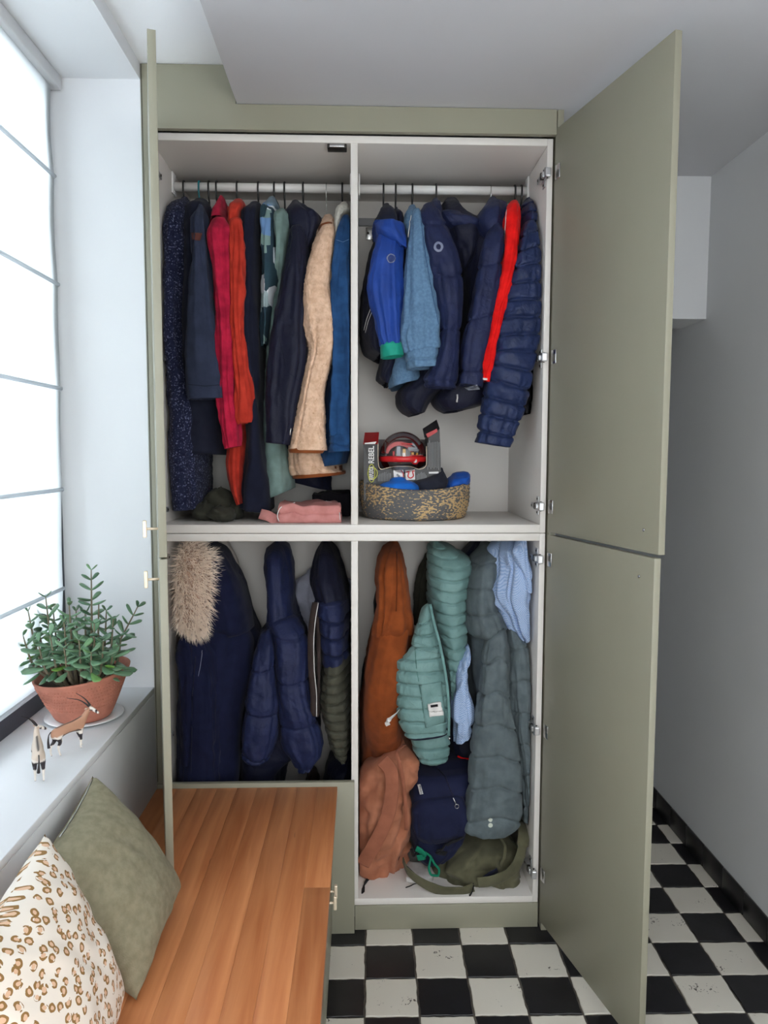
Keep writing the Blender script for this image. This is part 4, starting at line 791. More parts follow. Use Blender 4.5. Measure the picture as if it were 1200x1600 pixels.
# ------------------------------------------------------------------ lower right bay
t = G('rust_coat', 'rust brown wool coat with pointed hood on the left of the lower right bay', 'coat', .7, .3, .12, grl)
loft('coat_body', 'F', [(205, 470, 380, 460, .16, .46), (180, 540, 400, 530, .12, .48), (140, 700, 385, 690, .09, .49), (112, 850, 370, 850, .08, .49), (95, 1020, 350, 1020, .09, .49), (80, 1200, 350, 1200, .16, .49), (76, 1350, 340, 1350, .27, .49), (76, 1600, 330, 1600, .40, .50), (90, 1850, 320, 1850, .42, .50)], rust, t, fold=.013, ff=8, fz=1.2, n=80, m=90)
hd_ = loft('hood', 'F', [(270, 60, 304, 57, .32, .45), (240, 120, 328, 115, .20, .46), (212, 200, 352, 190, .13, .46), (203, 280, 370, 270, .11, .45), (200, 360, 378, 355, .09, .43), (192, 450, 385, 440, .08, .4), (170, 540, 400, 530, .08, .36), (165, 600, 395, 590, .1, .34)], rust, t, fold=.016, ff=7, fz=1.2, n=88, m=70)
stroke('hood_seam', [(300, 120), (302, 300), (296, 470)], .0020, cloth('rust_dark', (100, 48, 22), None, .95), t, hd_, 'F', 8, .0005)
t = G('dark_jacket', 'black jacket mostly hidden behind the rust coat hood', 'jacket', .66, .47, .9, grl)
loft('jacket_body', 'F', [(180, 345, 215, 340, .44, .505), (166, 400, 220, 400, .42, .51), (163, 470, 220, 470, .42, .51), (172, 540, 215, 540, .43, .51), (110, 800, 200, 800, .43, .51), (90, 1000, 180, 1000, .44, .51)], black_cloth, t)
t = G('olive_jacket', 'dark olive jacket behind the left edge of the sage green vest', 'jacket', .8, .47, .95, grl)
loft('jacket_body', 'F', [(462, 150, 500, 145, .43, .505), (425, 270, 500, 260, .40, .51), (412, 380, 500, 380, .40, .51), (408, 480, 480, 480, .40, .51), (405, 545, 470, 540, .42, .51)], olive_dark, t)
t = G('navy_rain_jacket', 'navy jacket with red hem piping hidden between sage vest and grey puffer', 'jacket', .9, .44, .5, grl)
loft('jacket_body', 'F', [(748, 58, 812, 56, .36, .49), (702, 120, 848, 110, .32, .50), (500, 300, 850, 300, .40, .51), (446, 470, 850, 470, .40, .51), (600, 600, 800, 600, .34, .50), (600, 900, 800, 900, .28, .50), (590, 1150, 780, 1150, .24, .50), (612, 1260, 760, 1250, .22, .50), (650, 1320, 745, 1325, .22, .48)], navy_deep, t)
MB().tube(spline([pY(540+x*K, 830+y*K, .215) for x, y in ((656, 1318), (690, 1332), (742, 1336))], 5), .0035, 8).obj('red_piping', red_cloth, t)
t = G('quilted_vest', 'sage green quilted vest with white label, hooked by its collar', 'vest', .85, .3, .45, grl)
loft('back_panel', 'F', [(505, 58, 545, 56, .26, .42), (489, 110, 640, 100, .19, .44), (488, 180, 738, 182, .15, .45), (489, 250, 735, 250, .13, .45), (491, 350, 712, 350, .12, .45), (495, 460, 706, 460, .12, .44), (520, 560, 706, 560, .12, .42), (548, 700, 706, 700, .12, .4), (575, 800, 680, 790, .12, .36), (595, 880, 650, 870, .12, .32), (606, 960, 622, 955, .13, .28)], sage_puff, t, fold=.003, quilt=(.0405, .005, .012, .3), n=72, m=130)
fp = loft('front_panel', 'F', [(440, 482, 494, 440, .08, .15), (418, 560, 518, 520, .06, .14), (395, 640, 545, 640, .045, .13), (365, 720, 562, 700, .035, .12), (306, 770, 572, 770, .03, .12), (298, 880, 590, 880, .026, .12), (300, 1000, 603, 1000, .022, .12), (312, 1090, 606, 1080, .022, .12), (340, 1185, 600, 1165, .026, .12), (348, 1205, 598, 1180, .03, .11)], sage_puff, t, fold=.003, quilt=(.0425, .0048, 0, .2), n=72, m=110)
loft('hem_lining', 'F', [(350, 1198, 598, 1176, .034, .115), (365, 1216, 598, 1188, .036, .113)], navy_deep, t, fold=0, m=8)
loft('lower_back_panel', 'F', [(380, 1205, 600, 1180, .09, .2), (396, 1260, 602, 1240, .085, .2), (412, 1310, 602, 1300, .09, .2), (438, 1350, 596, 1335, .10, .19), (470, 1360, 560, 1356, .12, .18)], sage_puff, t, fold=.002, quilt=(.042, .006, 0, .1), n=64, m=50)
zp = [pY(540+x*K, 830+y*K, yy) for x, y, yy in ((496, 428, .075), (520, 540, .045), (552, 660, .026), (580, 800, .014), (600, 950, .010), (606, 1080, .012), (604, 1200, .02))]
ribbon(MB(), spline(zp, 6), .0085, .004, (1, 0, 0)).obj('zip', cloth('sage_zip', (108, 148, 146), None, .6), t); zp2 = [p+np.array([.006, -.003, 0]) for p in zp]
MB().tube(spline(zp2, 6), .0012, 6).obj('zip_teeth', stitch_black, t); MB().sphere(tuple(zp[-1]+np.array([.002, -.006, -.006])), .0045).obj('zip_pull', chrome, t)
decal('pocket', [(436, 900), (560, 880), (585, 1120), (468, 1150)], sage_puff, t, fp, 'F', .0045, 8)
lb = decal('care_label', [(479, 1010), (552, 995), (565, 1072), (490, 1085)], white_cloth, t, fp, 'F', .006, 14, None, True)
decal('label_block', [(497, 1019), (539, 1013), (541, 1027), (499, 1033)], stitch_black, lb, lb, 'F', .0012, 2)
stroke('pocket_welt', [(395, 648), (460, 665), (530, 690)], .0024, sage_puff, t, fp, 'F', 6, .002); stroke('pocket_welt', [(405, 690), (470, 702), (545, 715)], .0018, sage_puff, t, fp, 'F', 6, .002)
stroke('panel_seam', [(405, 660), (415, 800), (440, 950), (465, 1120)], .0016, cloth('sage_dark', (84, 122, 118), None, .7), t, fp, 'F', 6, .0)
ribbon(MB(), spline([pY(540+x*K, 830+y*K, yy) for x, y, yy in ((312, 1050, .05), (290, 1075, .03), (262, 1098, .025), (242, 1120, .03), (250, 1138, .035))], 5), .015, .002, (.5, -.2, .8)).obj('hanging_tape', white_cloth, t)
t = G('check_shirt', 'pale blue checked cotton shirt bunched at the upper right of the lower bay', 'shirt', 1.1, .25, .75, grl)
loft('shirt_body', 'F', [(890, 62, 1060, 57, .14, .36), (880, 110, 1072, 110, .09, .36), (890, 200, 1082, 200, .06, .34), (876, 300, 1092, 290, .045, .32), (870, 360, 1096, 350, .04, .3), (900, 430, 1090, 410, .04, .26), (940, 490, 1086, 490, .045, .22), (968, 550, 1086, 545, .05, .18), (1000, 600, 1086, 590, .06, .16), (1030, 630, 1080, 618, .07, .15)], ging, t, fold=.016, ff=8, fz=4, n=96, m=90, bot='dome')
loft('sleeve', 'F', [(1010, 55, 1062, 55, .06, .14), (1000, 130, 1070, 120, .035, .12), (1010, 220, 1085, 210, .025, .1), (1040, 300, 1094, 300, .02, .09), (1060, 360, 1096, 355, .025, .085)], ging, t, fold=.012, ff=7, fz=5, n=48, m=50)
loft('shirt_tail', 'F', [(700, 690, 726, 686, .12, .24), (668, 780, 724, 770, .09, .24), (640, 880, 722, 870, .075, .24), (615, 980, 732, 960, .065, .24), (606, 1060, 748, 1040, .06, .24), (612, 1090, 750, 1070, .06, .23), (634, 1110, 746, 1110, .062, .22), (632, 1180, 744, 1150, .065, .21), (634, 1238, 740, 1186, .07, .2)], ging, t, fold=.009, ff=7, fz=5, n=56, m=60)
t = G('grey_puffer_coat', 'long grey padded coat with chevron seams and two snaps on the cuff', 'coat', 1.05, .25, .3, grl)
loft('hood', 'F', [(795, 95, 872, 86, .22, .40), (745, 160, 884, 145, .13, .42), (714, 250, 882, 240, .09, .42), (704, 330, 878, 330, .075, .42), (706, 410, 882, 400, .07, .4), (710, 500, 925, 470, .065, .38), (720, 570, 950, 530, .065, .36), (750, 605, 940, 580, .08, .34)], grey_puff, t, fold=.009, ff=7, quilt=(.085, .003, -.01, .3), n=72, m=80)
loft('coat_body', 'F', [(722, 580, 960, 545, .10, .44), (716, 760, 1000, 740, .09, .46), (730, 950, 1020, 950, .09, .46), (750, 1120, 1020, 1120, .09, .46), (760, 1400, 1020, 1400, .1, .46), (780, 1600, 1040, 1600, .11, .45)], grey_puff, t, fold=.012, ff=8)
sl = loft('sleeve', 'F', [(822, 640, 940, 580, .05, .14), (804, 740, 955, 710, .028, .13), (795, 850, 958, 850, .016, .125), (788, 950, 965, 960, .010, .12), (776, 1060, 984, 1090, .006, .12), (762, 1170, 1000, 1180, .003, .12), (748, 1290, 1016, 1310, .0, .12), (738, 1420, 1028, 1440, -.003, .12), (722, 1580, 1034, 1590, -.003, .115), (705, 1700, 1030, 1690, .0, .11), (697, 1755, 1005, 1735, .006, .10), (720, 1772, 940, 1776, .012, .09)], grey_puff, t, fold=.004, quilt=(.107, .0035, -.028, .35), n=80, m=150)
loft('right_sleeve', 'F', [(948, 560, 1000, 580, .09, .2), (955, 680, 1070, 660, .06, .2), (960, 820, 1086, 800, .05, .19), (965, 980, 1092, 970, .045, .18), (975, 1150, 1088, 1150, .045, .17), (1010, 1320, 1094, 1310, .05, .16), (1030, 1520, 1100, 1510, .05, .16), (1042, 1690, 1096, 1700, .055, .15)], grey_puff, t, fold=.006, quilt=(.11, .003, -.012, .5), n=64, m=100)
for y in (1690, 1722): disc('snap', (848, y), 13, 13, paint('snap_white', (190, 196, 184), .35), t, sl, 'F', .0025, 16)

# ------------------------------------------------------------------ bags at the bottom of the lower right bay
t = thing('canvas_backpack', 'tan canvas backpack slumped against the divider with wide shoulder strap', 'backpack', (.7, .22, .108))
bp = loft('backpack_body', 'F', [(295, 1232, 345, 1226, .18, .30), (215, 1290, 395, 1290, .10, .36), (150, 1400, 415, 1400, .07, .38), (110, 1480, 410, 1480, .06, .38), (84, 1560, 400, 1560, .05, .38), (82, 1700, 380, 1700, .045, .38), (80, 1850, 365, 1840, .075, .38), (92, 1935, 348, 1915, .11, .37), (120, 1985, 335, 1945, .135, .36)], terracotta_cloth, t, fold=.020, ff=8, fz=5, crump=.007, n=80, m=90)
P_ = [pY(540+x*K, 830+y*K, yy) for x, y, yy in ((215, 1330, .075), (262, 1390, .045), (272, 1470, .03), (262, 1580, .02), (232, 1690, .014), (185, 1790, .014), (132, 1880, .022), (100, 1935, .035))]
P_ = [p+np.array([0, -.016, 0]) for p in P_]
ribbon(MB(), spline(P_, 8), [.046]*57, .010, (1, -.25, .15)).obj('shoulder_strap', strap_tan, t)
P_ = [pY(540+x*K, 830+y*K, yy) for x, y, yy in ((345, 1250, .12), (300, 1300, .07), (330, 1420, .045), (350, 1600, .035), (355, 1750, .05))]
ribbon(MB(), spline(P_, 8), .012, .004, (1, -.3, 0)).obj('side_seam_band', strap_tan, t)
P_ = [(.655, .175, .16)]+[tuple(pZ(540+x*K, 830+y*K, .1105)) for x, y in ((285, 1955), (245, 1985), (195, 2002), (150, 2024), (122, 2055), (102, 2090), (100, 2120))]
P_[0] = tuple(pY(540+312*K, 830+1915*K, .12))
ribbon(MB(), spline(P_, 6), .017, .003, (.35, .9, .3)).obj('buckle_strap', stitch_black, t)
t = thing('navy_backpack', 'navy backpack with small white logo label and silver zip pull', 'backpack', (.85, .2, .25))
nb = loft('backpack_body', 'F', [(470, 1362, 730, 1335, .16, .34), (395, 1395, 745, 1372, .10, .36), (366, 1470, 748, 1440, .075, .37), (362, 1570, 745, 1560, .065, .37), (366, 1680, 735, 1670, .06, .37), (375, 1760, 700, 1760, .062, .36), (395, 1850, 650, 1830, .07, .34), (430, 1905, 590, 1880, .09, .32)], backpack_navy, t, fold=.007, ff=7, fz=4, n=80, m=80, bot='dome', sq=3.2)
loft('front_pocket', 'F', [(430, 1590, 690, 1560, .05, .12), (408, 1640, 705, 1625, .035, .12), (405, 1720, 708, 1700, .03, .12), (420, 1780, 690, 1760, .035, .12), (450, 1810, 660, 1790, .05, .12)], backpack_navy, t, fold=.005, n=64, m=40, bot='dome', sq=3.4)
stroke('zip', [(540, 1392), (585, 1440), (615, 1520), (640, 1570), (655, 1620)], .0026, navy_deep, t, nb, 'F', 6, .001)
MB().tube([pY(540+x*K, 830+y*K, .045) for x, y in ((630, 1562), (642, 1588), (650, 1606))], .0022, 8).obj('zip_pull', chrome, t)
a0 = pY(540+652*K, 830+1612*K, .043); MB().tube(spline([a0+np.array([math.sin(q)*.0065, 0, math.cos(q)*.0075]) for q in np.linspace(0, 2*PI, 9)], 3), .0013, 6, False).obj('pull_ring', chrome, t)
lbq = decal('logo_label', [(426, 1486), (440, 1484), (456, 1540), (440, 1543)], white_cloth, t, nb, 'F', .004, 4, 'white logo label', True)
pc = pY(540+440.5*K, 830+1513*K, .0); hh, nn = cast(lbq, 440.5, 1513, 'F')
xa = Vector(pY(540+427*K, 830+1486*K, hh.y))-Vector(pY(540+454*K, 830+1542*K, hh.y)); xa = (xa-nn*xa.dot(nn)).normalized(); ya = nn.cross(xa)
text('logo_lettering', 'EASTPAK', .0085, tuple(hh+nn*.0006), Matrix((xa, ya, nn)).transposed(), navy_deep, t, .0003, .0001, .82)
for pts, wd in ((((585, 1835, .05), (560, 1870, .03), (540, 1880, .03), (590, 1890, .04)), .018), (((430, 1870, .07), (400, 1900, .05), (385, 1860, .06)), .014), (((690, 1790, .05), (640, 1815, .03), (590, 1840, .035)), .012)):
    ribbon(MB(), spline([pY(540+x*K, 830+y*K, yy) for x, y, yy in pts], 6), wd, .004, (.3, -.3, 1)).obj('strap', stitch_black, t)
t = thing('olive_shoulder_bag', 'olive green canvas shoulder bag slumped on the cabinet floor with long wide strap', 'bag', (.98, .2, .108))
loft('bag_body', 'F', [(720, 1775, 940, 1760, .12, .34), (640, 1820, 965, 1800, .075, .37), (560, 1890, 985, 1870, .055, .39), (528, 1940, 990, 1930, .045, .39), (545, 2010, 985, 2000, .042, .39), (580, 2060, 960, 2060, .045, .38), (640, 2110, 930, 2100, .05, .36), (730, 2132, 900, 2126, .06, .34)], olive_bag, t, fold=.018, ff=8, fz=6, crump=.007, n=88, m=80, bot='dome')
P_ = [pY(540+x*K, 830+y*K, yy) for x, y, yy in ((336, 1925, .09), (360, 1985, .05), (420, 2040, .03), (500, 2085, .018), (590, 2112, .014), (680, 2112, .014), (750, 2085, .02))]
ribbon(MB(), spline(P_, 8), [.024+.016*min(1, i/25) for i in range(49)], .004, (0, -.25, 1)).obj('shoulder_strap', olive_bag, t, True, 'wide olive webbing strap')
MB().tube(spline([p+np.array([0, -.003, .015]) for p in P_[1:]], 6), .0016, 6).obj('strap_edge', stitch_black, t)
P_ = [pY(540+x*K, 830+y*K, yy) for x, y, yy in ((775, 2058, .022), (850, 2050, .016), (930, 2020, .02), (995, 1965, .03), (1030, 1880, .04), (1042, 1800, .06), (1038, 1715, .12), (1000, 1680, .22))]
ribbon(MB(), spline(P_, 8), .042, .004, [(0, -.2, 1)]*20+[(-.5, -.2, .8)]*16+[(-1, -.1, .3)]*40).obj('shoulder_strap', olive_bag, t)
P_ = [pY(540+x*K, 830+y*K, yy) for x, y, yy in ((800, 2045, .03), (850, 2010, .03), (890, 1985, .035))]
ribbon(MB(), spline(P_, 6), .024, .003, (.3, -.2, 1)).obj('strap_pad', navy_deep, t)
P_ = [pY(540+x*K, 830+y*K, yy) for x, y, yy in ((905, 1790, .08), (935, 1850, .05), (930, 1910, .045), (905, 1960, .05))]
ribbon(MB(), spline(P_, 6), .010, .004, (1, -.2, 0)).obj('seam_band', olive_bag, t)
P_ = [pY(540+x*K, 830+y*K, yy) for x, y, yy in ((752, 2075, .012), (738, 2120, .008), (700, 2150, .012), (660, 2146, .02))]
ribbon(MB(), spline(P_, 6), .010, .003, (.4, .8, .4)).obj('loose_strap', stitch_black, t)
t = thing('drawstring_pouch', 'small white pouch with green cord lying under the navy backpack', 'pouch', (.82, .12, .108))
folded('pouch_cloth', [(.775, .09), (.83, .07), (.87, .10), (.86, .17), (.79, .18)], .1085, .128, white_cloth, t, 5, 1, .006)
MB().tube(spline([pY(540+x*K, 830+y*K, yy) for x, y, yy in ((420, 1862, .06), (470, 1885, .05), (498, 1915, .045), (488, 1975, .04), (505, 2015, .035), (540, 2018, .035), (548, 1985, .04), (522, 1950, .05), (495, 1900, .055))], 6), .0042, 8).obj('cord', green_cord, t)
ribbon(MB(), spline([pY(540+x*K, 830+y*K, yy) for x, y, yy in ((412, 1858, .055), (440, 1875, .05), (462, 1905, .045), (420, 1915, .05))], 6), .022, .003, (.2, -.2, 1)).obj('green_tab', green_cord, t)
pz = pZ(540+405*K, 830+1962*K, .118); MB().lathe([(.0001, 0), (.009, 0), (.010, .003), (.009, .006), (.0001, .006)], (pz[0], pz[1], .1095), 20).obj('wooden_toggle', wood, t)
t = thing('thin_cord', 'thin black cord end lying on the white cabinet floor', 'cord', (.75, .05, .108))
MB().tube(spline([tuple(pZ(540+x*K, 830+y*K, .1105)) for x, y in ((352, 2088), (380, 2078), (405, 2066), (430, 2062))], 5), .0018, 6).obj('cord_end', stitch_black, t)

# ------------------------------------------------------------------ basket with boxed ball maze on the middle shelf
def basket_mat():
    m, nt, N, L, P = mat_new('woven_grey_gold'); tc = nd(N, 'ShaderNodeTexCoord'); mp = nd(N, 'ShaderNodeMapping'); mp.inputs['Scale'].default_value = (40, 40, 84); L.new(tc.outputs['Object'], mp.inputs[0])
    nz = nd(N, 'ShaderNodeTexNoise'); nz.inputs['Scale'].default_value = 2.2; nz.inputs['Detail'].default_value = 5; L.new(mp.outputs[0], nz.inputs['Vector'])
    n2 = nd(N, 'ShaderNodeTexNoise'); n2.inputs['Scale'].default_value = 9; n2.inputs['Detail'].default_value = 2; L.new(tc.outputs['Object'], n2.inputs['Vector'])
    ad = nd(N, 'ShaderNodeMath', operation='MULTIPLY_ADD'); L.new(n2.outputs['Fac'], ad.inputs[0]); ad.inputs[1].default_value = .55; L.new(nz.outputs['Fac'], ad.inputs[2])
    rp = nd(N, 'ShaderNodeValToRGB'); e = rp.color_ramp.elements; e[0].position = .815; e[0].color = lin((92, 92, 94))+(1,); e[1].position = .85; e[1].color = lin((196, 164, 116))+(1,)
    L.new(ad.outputs[0], rp.inputs[0]); L.new(rp.outputs[0], P.inputs['Base Color']); P.inputs['Roughness'].default_value = .8; return m
bcx, bcy = .811, .288
t = thing('woven_basket', 'round low woven basket, grey with worn gold patches, on the middle shelf', 'basket', (bcx, bcy, 1.365))
m = MB(); n, m_ = 96, 0; V = []; F = []
prof = [(.004, .001), (.172, .001), (.180, .004)]
for i in range(15): z = .012+i*.0079; prof.append((.184+.013*math.sin(min(1, i/9)*PI/2)+.0012*math.cos(i*PI), z))
prof += [(.193, .131), (.187, .127)]+[(.187-.0005*i, .127-i*.012) for i in range(1, 9)]+[(.165, .014), (.004, .014)]
for r, z in prof:
    for k in range(n):
        a = 2*PI*k/n; rr = r*(1+.006*math.sin(3*a)+.004*math.sin(2*a+1)); zz = z*.90+(z/.13)*(.011*math.cos(2*a)+.004*max(0, -math.cos(a))**2)
        V.append((bcx+rr*math.cos(a), bcy+rr*math.sin(a), 1.365+zz))
F = [(i*n+k, i*n+(k+1) % n, (i+1)*n+(k+1) % n, (i+1)*n+k) for i in range(len(prof)-1) for k in range(n)]+[tuple(range(n))[::-1], tuple(range((len(prof)-1)*n, len(prof)*n))]
mesh_obj('basket_weave', V, F, basket_mat(), t)
box_black = paint('box_black', (40, 38, 40), .4); box_red = paint('box_red', (176, 28, 34), .4); box_white = paint('box_white', (226, 224, 222), .5); box_grey = paint('box_grey', (150, 150, 152), .5)
plastic_red = paint('plastic_red', (206, 30, 34), .3); plastic_grey = paint('plastic_grey', (168, 170, 176), .35); plastic_yellow = paint('plastic_yellow', (222, 168, 70), .35); lime = paint('lime_print', (206, 206, 92), .5)
t = thing('boxed_ball_maze', 'black toy box with clear dome holding a red ball maze, standing in the basket', 'toy', (.79, .28, 1.385))
def bp3(cx, cy, Y): return pY(540+cx*K, 500+cy*K, Y)
def slab(name, q, mat, th=(0, .06, 0), label=None, parent=t):
    q = [np.array(v) for v in q]; b_ = [v+np.array(th) for v in q]; k = len(q)
    return mesh_obj(name, q+b_, [tuple(range(k)), tuple(range(2*k-1, k-1, -1))]+[(i, k+i, k+(i+1) % k, (i+1) % k) for i in range(k)], mat, parent, False, label)
YA = .20
lp = slab('left_side', [bp3(104, 728, YA), bp3(190, 728, YA-.005), bp3(190, 975, YA), bp3(108, 1060, YA)], box_black, (.004, .10, 0))
slab('left_top', [bp3(104, 728, YA-.001), bp3(190, 728, YA-.006), bp3(196, 662, YA+.08), bp3(112, 664, YA+.09)], box_red, (0, .006, .003))
slab('white_edge', [bp3(112, 727, YA-.003), bp3(172, 727, YA-.003), bp3(182, 712, YA-.002), bp3(112, 720, YA-.002)], box_white, (0, .002, 0))  # thin white strip along the front edge of the red top
bk = slab('back_card', [bp3(190, 700, YA+.16), bp3(470, 700, YA+.16), bp3(480, 1050, YA+.15), bp3(185, 1050, YA+.15)], paint('box_inner', (104, 92, 92), .5), (0, .004, 0))
fr_ = slab('front_card', [bp3(188, 880, YA-.004), bp3(255, 872, YA-.004), bp3(300, 858, YA-.004), bp3(360, 856, YA-.004), bp3(430, 872, YA-.004), bp3(472, 850, YA-.004), bp3(560, 880, YA+.0), bp3(565, 1060, YA), bp3(185, 1060, YA)], box_black, (0, .10, 0))
MB().tube(spline([bp3(x, y, YA-.007) for x, y in ((190, 720), (190, 800), (194, 855), (212, 875), (300, 857), (370, 857), (430, 874), (462, 864), (474, 840), (474, 740))], 5), .0012, 6).obj('window_edge', brass, t)
rp_ = slab('right_side', [bp3(486, 690, YA-.004), bp3(550, 640, YA), bp3(556, 760, YA), bp3(562, 1050, YA), bp3(484, 1040, YA-.004)], box_black, (-.004, .10, 0))
slab('top_flap', [bp3(452, 642, YA+.03), bp3(534, 588, YA+.03), bp3(551, 638, YA-.002), bp3(486, 690, YA-.006), bp3(462, 690, YA)], box_black, (0, .003, .003))
slab('red_flash', [bp3(470, 668, YA-.008), bp3(536, 636, YA-.008), bp3(538, 655, YA-.009), bp3(482, 690, YA-.009)], box_red, (0, .003, 0))
rnd = random.Random(2); pr = MB()
for i in range(8):
    x = 482+i*9.3; a = bp3(x, 705+rnd.random()*16, YA-.0055); b = bp3(x+2, 862+rnd.random()*16, YA-.0055); pr.box(a[0]-.0007, a[0]+.0007, a[1]-.0006, a[1]+.0006, b[2], a[2])
pr.obj('printed_lines', box_grey, t, False, kind='stuff'); pr = MB()
for x0, x1 in ((192, 272), (418, 480)):
    for i in range(9):
        x = x0+(x1-x0)*i/9; a = bp3(x, 890+rnd.random()*20, YA-.0052); b = bp3(x, 945, YA-.0052); pr.box(a[0]-.0008, a[0]+.0008, a[1]-.0006, a[1]+.0006, b[2], a[2])
pr.obj('printed_lines', box_grey, t, False, kind='stuff')
pc1 = slab('printed_panel', [bp3(280, 880, YA-.006), bp3(338, 878, YA-.006), bp3(342, 940, YA-.006), bp3(284, 942, YA-.006)], box_white, (0, .002, 0)); pc2 = slab('printed_panel', [bp3(350, 880, YA-.006), bp3(405, 876, YA-.006), bp3(408, 935, YA-.006), bp3(353, 938, YA-.006)], box_white, (0, .002, 0))
slab('printed_panel', [bp3(488, 890, YA-.006), bp3(545, 888, YA-.006), bp3(545, 900, YA-.006), bp3(488, 900, YA-.006)], box_white, (0, .002, 0))
MB().tube(spline([bp3(x, y, YA-.0085) for x, y in ((325, 882), (338, 900), (338, 930), (330, 940))], 4), .0015, 6).obj('printed_arc', plastic_red, pc1); MB().tube([bp3(300, 905, YA-.008), bp3(318, 918, YA-.008)], .003, 8).obj('printed_ball', box_grey, pc1)
MB().tube(spline([bp3(x, y, YA-.0085) for x, y in ((356, 892), (372, 888), (366, 915), (380, 926), (398, 912), (392, 888), (404, 884))], 4), .0022, 6).obj('printed_arc', plastic_red, pc2)
Rt = Matrix(((0, -1, 0), (0, 0, -1), (1, 0, 0)))       # reads upward on the front-facing side
q = bp3(152, 790, YA-.0035); text('box_lettering', 'REBEL', .0265, tuple(q), Rt, box_white, t, .0006, .0006, .86)
q = bp3(152, 898, YA-.0048); text('box_lettering', 'PERPLEXUS', .020, tuple(q), Rt, box_white, t, .0006, .0006, .46)
for rx, ry, ox in ((20, 52, 0), (28, 34, 6)):
    MB().tube([bp3(152+ox+rx*math.cos(a), 898+ry*math.sin(a), YA-.0042) for a in np.linspace(0, 2*PI, 25)], .0016, 6, False).obj('logo_ring', lime, t)
# maze: clear dome with the coloured track pieces inside
dc = bp3(335, 790, YA+.045); DR = 138*K*(YA+.045+2.326)/1139*.98
dome = MB(); dome.sphere(tuple(dc), DR, 40, 24); dome.obj('clear_dome', glass_mat('clear_plastic', (.97, .97, .98), .07, .12), t)
def arc(name, c, r, a0, a1, rad, mat, tilt=0, n=20, ysc=.5, yo=0):
    return MB().tube([(c[0]+r*math.cos(a), c[1]+yo-ysc*r*math.sin(a+tilt)*.6, c[2]+r*math.sin(a)) for a in np.linspace(a0, a1, n)], rad, 8).obj(name, mat, t)
MB().lathe([(DR*.6, -.012), (DR*1.0, -.012), (DR*1.03, -.004), (DR*1.03, .003), (DR*.98, .008), (DR*.6, .008)], (dc[0], dc[1], dc[2]-.012), 48).obj('equator_ring', plastic_red, t)
a = bp3(405, 825, YA-.012)
MB().tube([a+np.array([0, -.012, 0]), a+np.array([0, .02, 0])], .0125, 20).obj('ring_button', plastic_red, t); MB().tube([a+np.array([0, -.016, 0]), a+np.array([0, -.010, 0])], .007, 16).obj('button_cap', box_white, t)
arc('grey_track', dc, DR*.86, PI*.18, PI*.78, .0065, plastic_grey); arc('grey_track', dc, DR*.62, PI*.05, PI*.30, .005, plastic_grey, .5)
red_c = dc+np.array([-.012, -.012, .0])
g = []; nT = 26
for i in range(nT*2): rr = DR*.74 if i % 2 else DR*.66; a_ = PI*(.12+.80*i/(nT*2-1)); g.append((red_c[0]+rr*math.cos(a_), red_c[1], red_c[2]-.005+rr*.9*math.sin(a_)))
g2 = [(red_c[0]+DR*.50*math.cos(a_), red_c[1], red_c[2]-.005+DR*.46*math.sin(a_)) for a_ in np.linspace(PI*.92, PI*.12, 20)]
slab('red_gear_wall', [np.array(v) for v in g+g2], plastic_red, (0, .010, 0))
for x0, y0, x1, y1, mt_, yy in ((300, 740, 322, 800, plastic_grey, .02), (335, 755, 352, 815, plastic_yellow, .018), (352, 800, 372, 820, plastic_yellow, .016), (366, 745, 420, 765, plastic_grey, .012), (262, 800, 318, 810, box_white, .008), (385, 775, 402, 800, plastic_yellow, .02), (228, 715, 238, 775, plastic_grey, .03), (376, 790, 455, 798, plastic_red, .01), (276, 768, 288, 818, plastic_red, .014), (296, 782, 312, 816, plastic_yellow, .03), (330, 722, 392, 731, plastic_red, .006), (402, 742, 410, 775, plastic_grey, .022), (250, 806, 300, 816, plastic_red, .012), (340, 780, 346, 822, box_white, .004), (212, 770, 245, 780, plastic_red, .04)):
    a = bp3(x0, y0, YA+yy); b = bp3(x1, y1, YA+yy); bx('track_piece', mt_, t, min(a[0], b[0]), max(a[0], b[0]), a[1], a[1]+.012, min(a[2], b[2]), max(a[2], b[2]), .0012)
MB().lathe([(.001, 0), (.016, 0), (.018, .003), (.018, .006), (.012, .007), (.001, .004)], tuple(bp3(400, 768, YA+.02)), 24).obj('grey_cup', plastic_grey, t)
MB().sphere(tuple(bp3(418, 785, YA+.01)), .0045, 14, 10).obj('yellow_ball', plastic_yellow, t)
t = thing('blue_hat', 'bright blue cloth hat lying at the front of the basket', 'hat', (.76, .14, 1.42))
loft('hat_cloth', None, [(608, 752, 636, 750, .15, .24), (597, 756, 650, 755, .125, .26), (590, 763, 658, 764, .115, .27), (594, 785, 656, 785, .125, .27)], blue_bright, t, n=56, m=30, fold=.008, ff=7, fz=6)
t = thing('black_hat', 'black cloth hat folded between the two blue hats in the basket', 'hat', (.84, .2, 1.42))
loft('hat_cloth', None, [(684, 738, 693, 735, .20, .27), (664, 746, 697, 742, .17, .29), (642, 754, 699, 751, .14, .31), (646, 766, 697, 764, .13, .31), (655, 785, 694, 785, .14, .31)], cloth('charcoal_cloth', (46, 48, 60), None, .8), t, n=48, m=30, fold=.008, ff=6, fz=6)
t = thing('peaked_hat', 'deep blue cloth hat with raised brim at the right end of the basket', 'hat', (.95, .22, 1.42))
loft('hat_cloth', None, [(706, 744, 735, 741, .22, .33), (701, 750, 736, 746, .19, .34), (697, 760, 733, 757, .18, .34), (694, 772, 724, 772, .18, .33), (694, 785, 720, 785, .19, .32)], cloth('cap_blue', (28, 88, 184), None, .6), t, n=48, m=30, fold=.010, ff=6, fz=8)

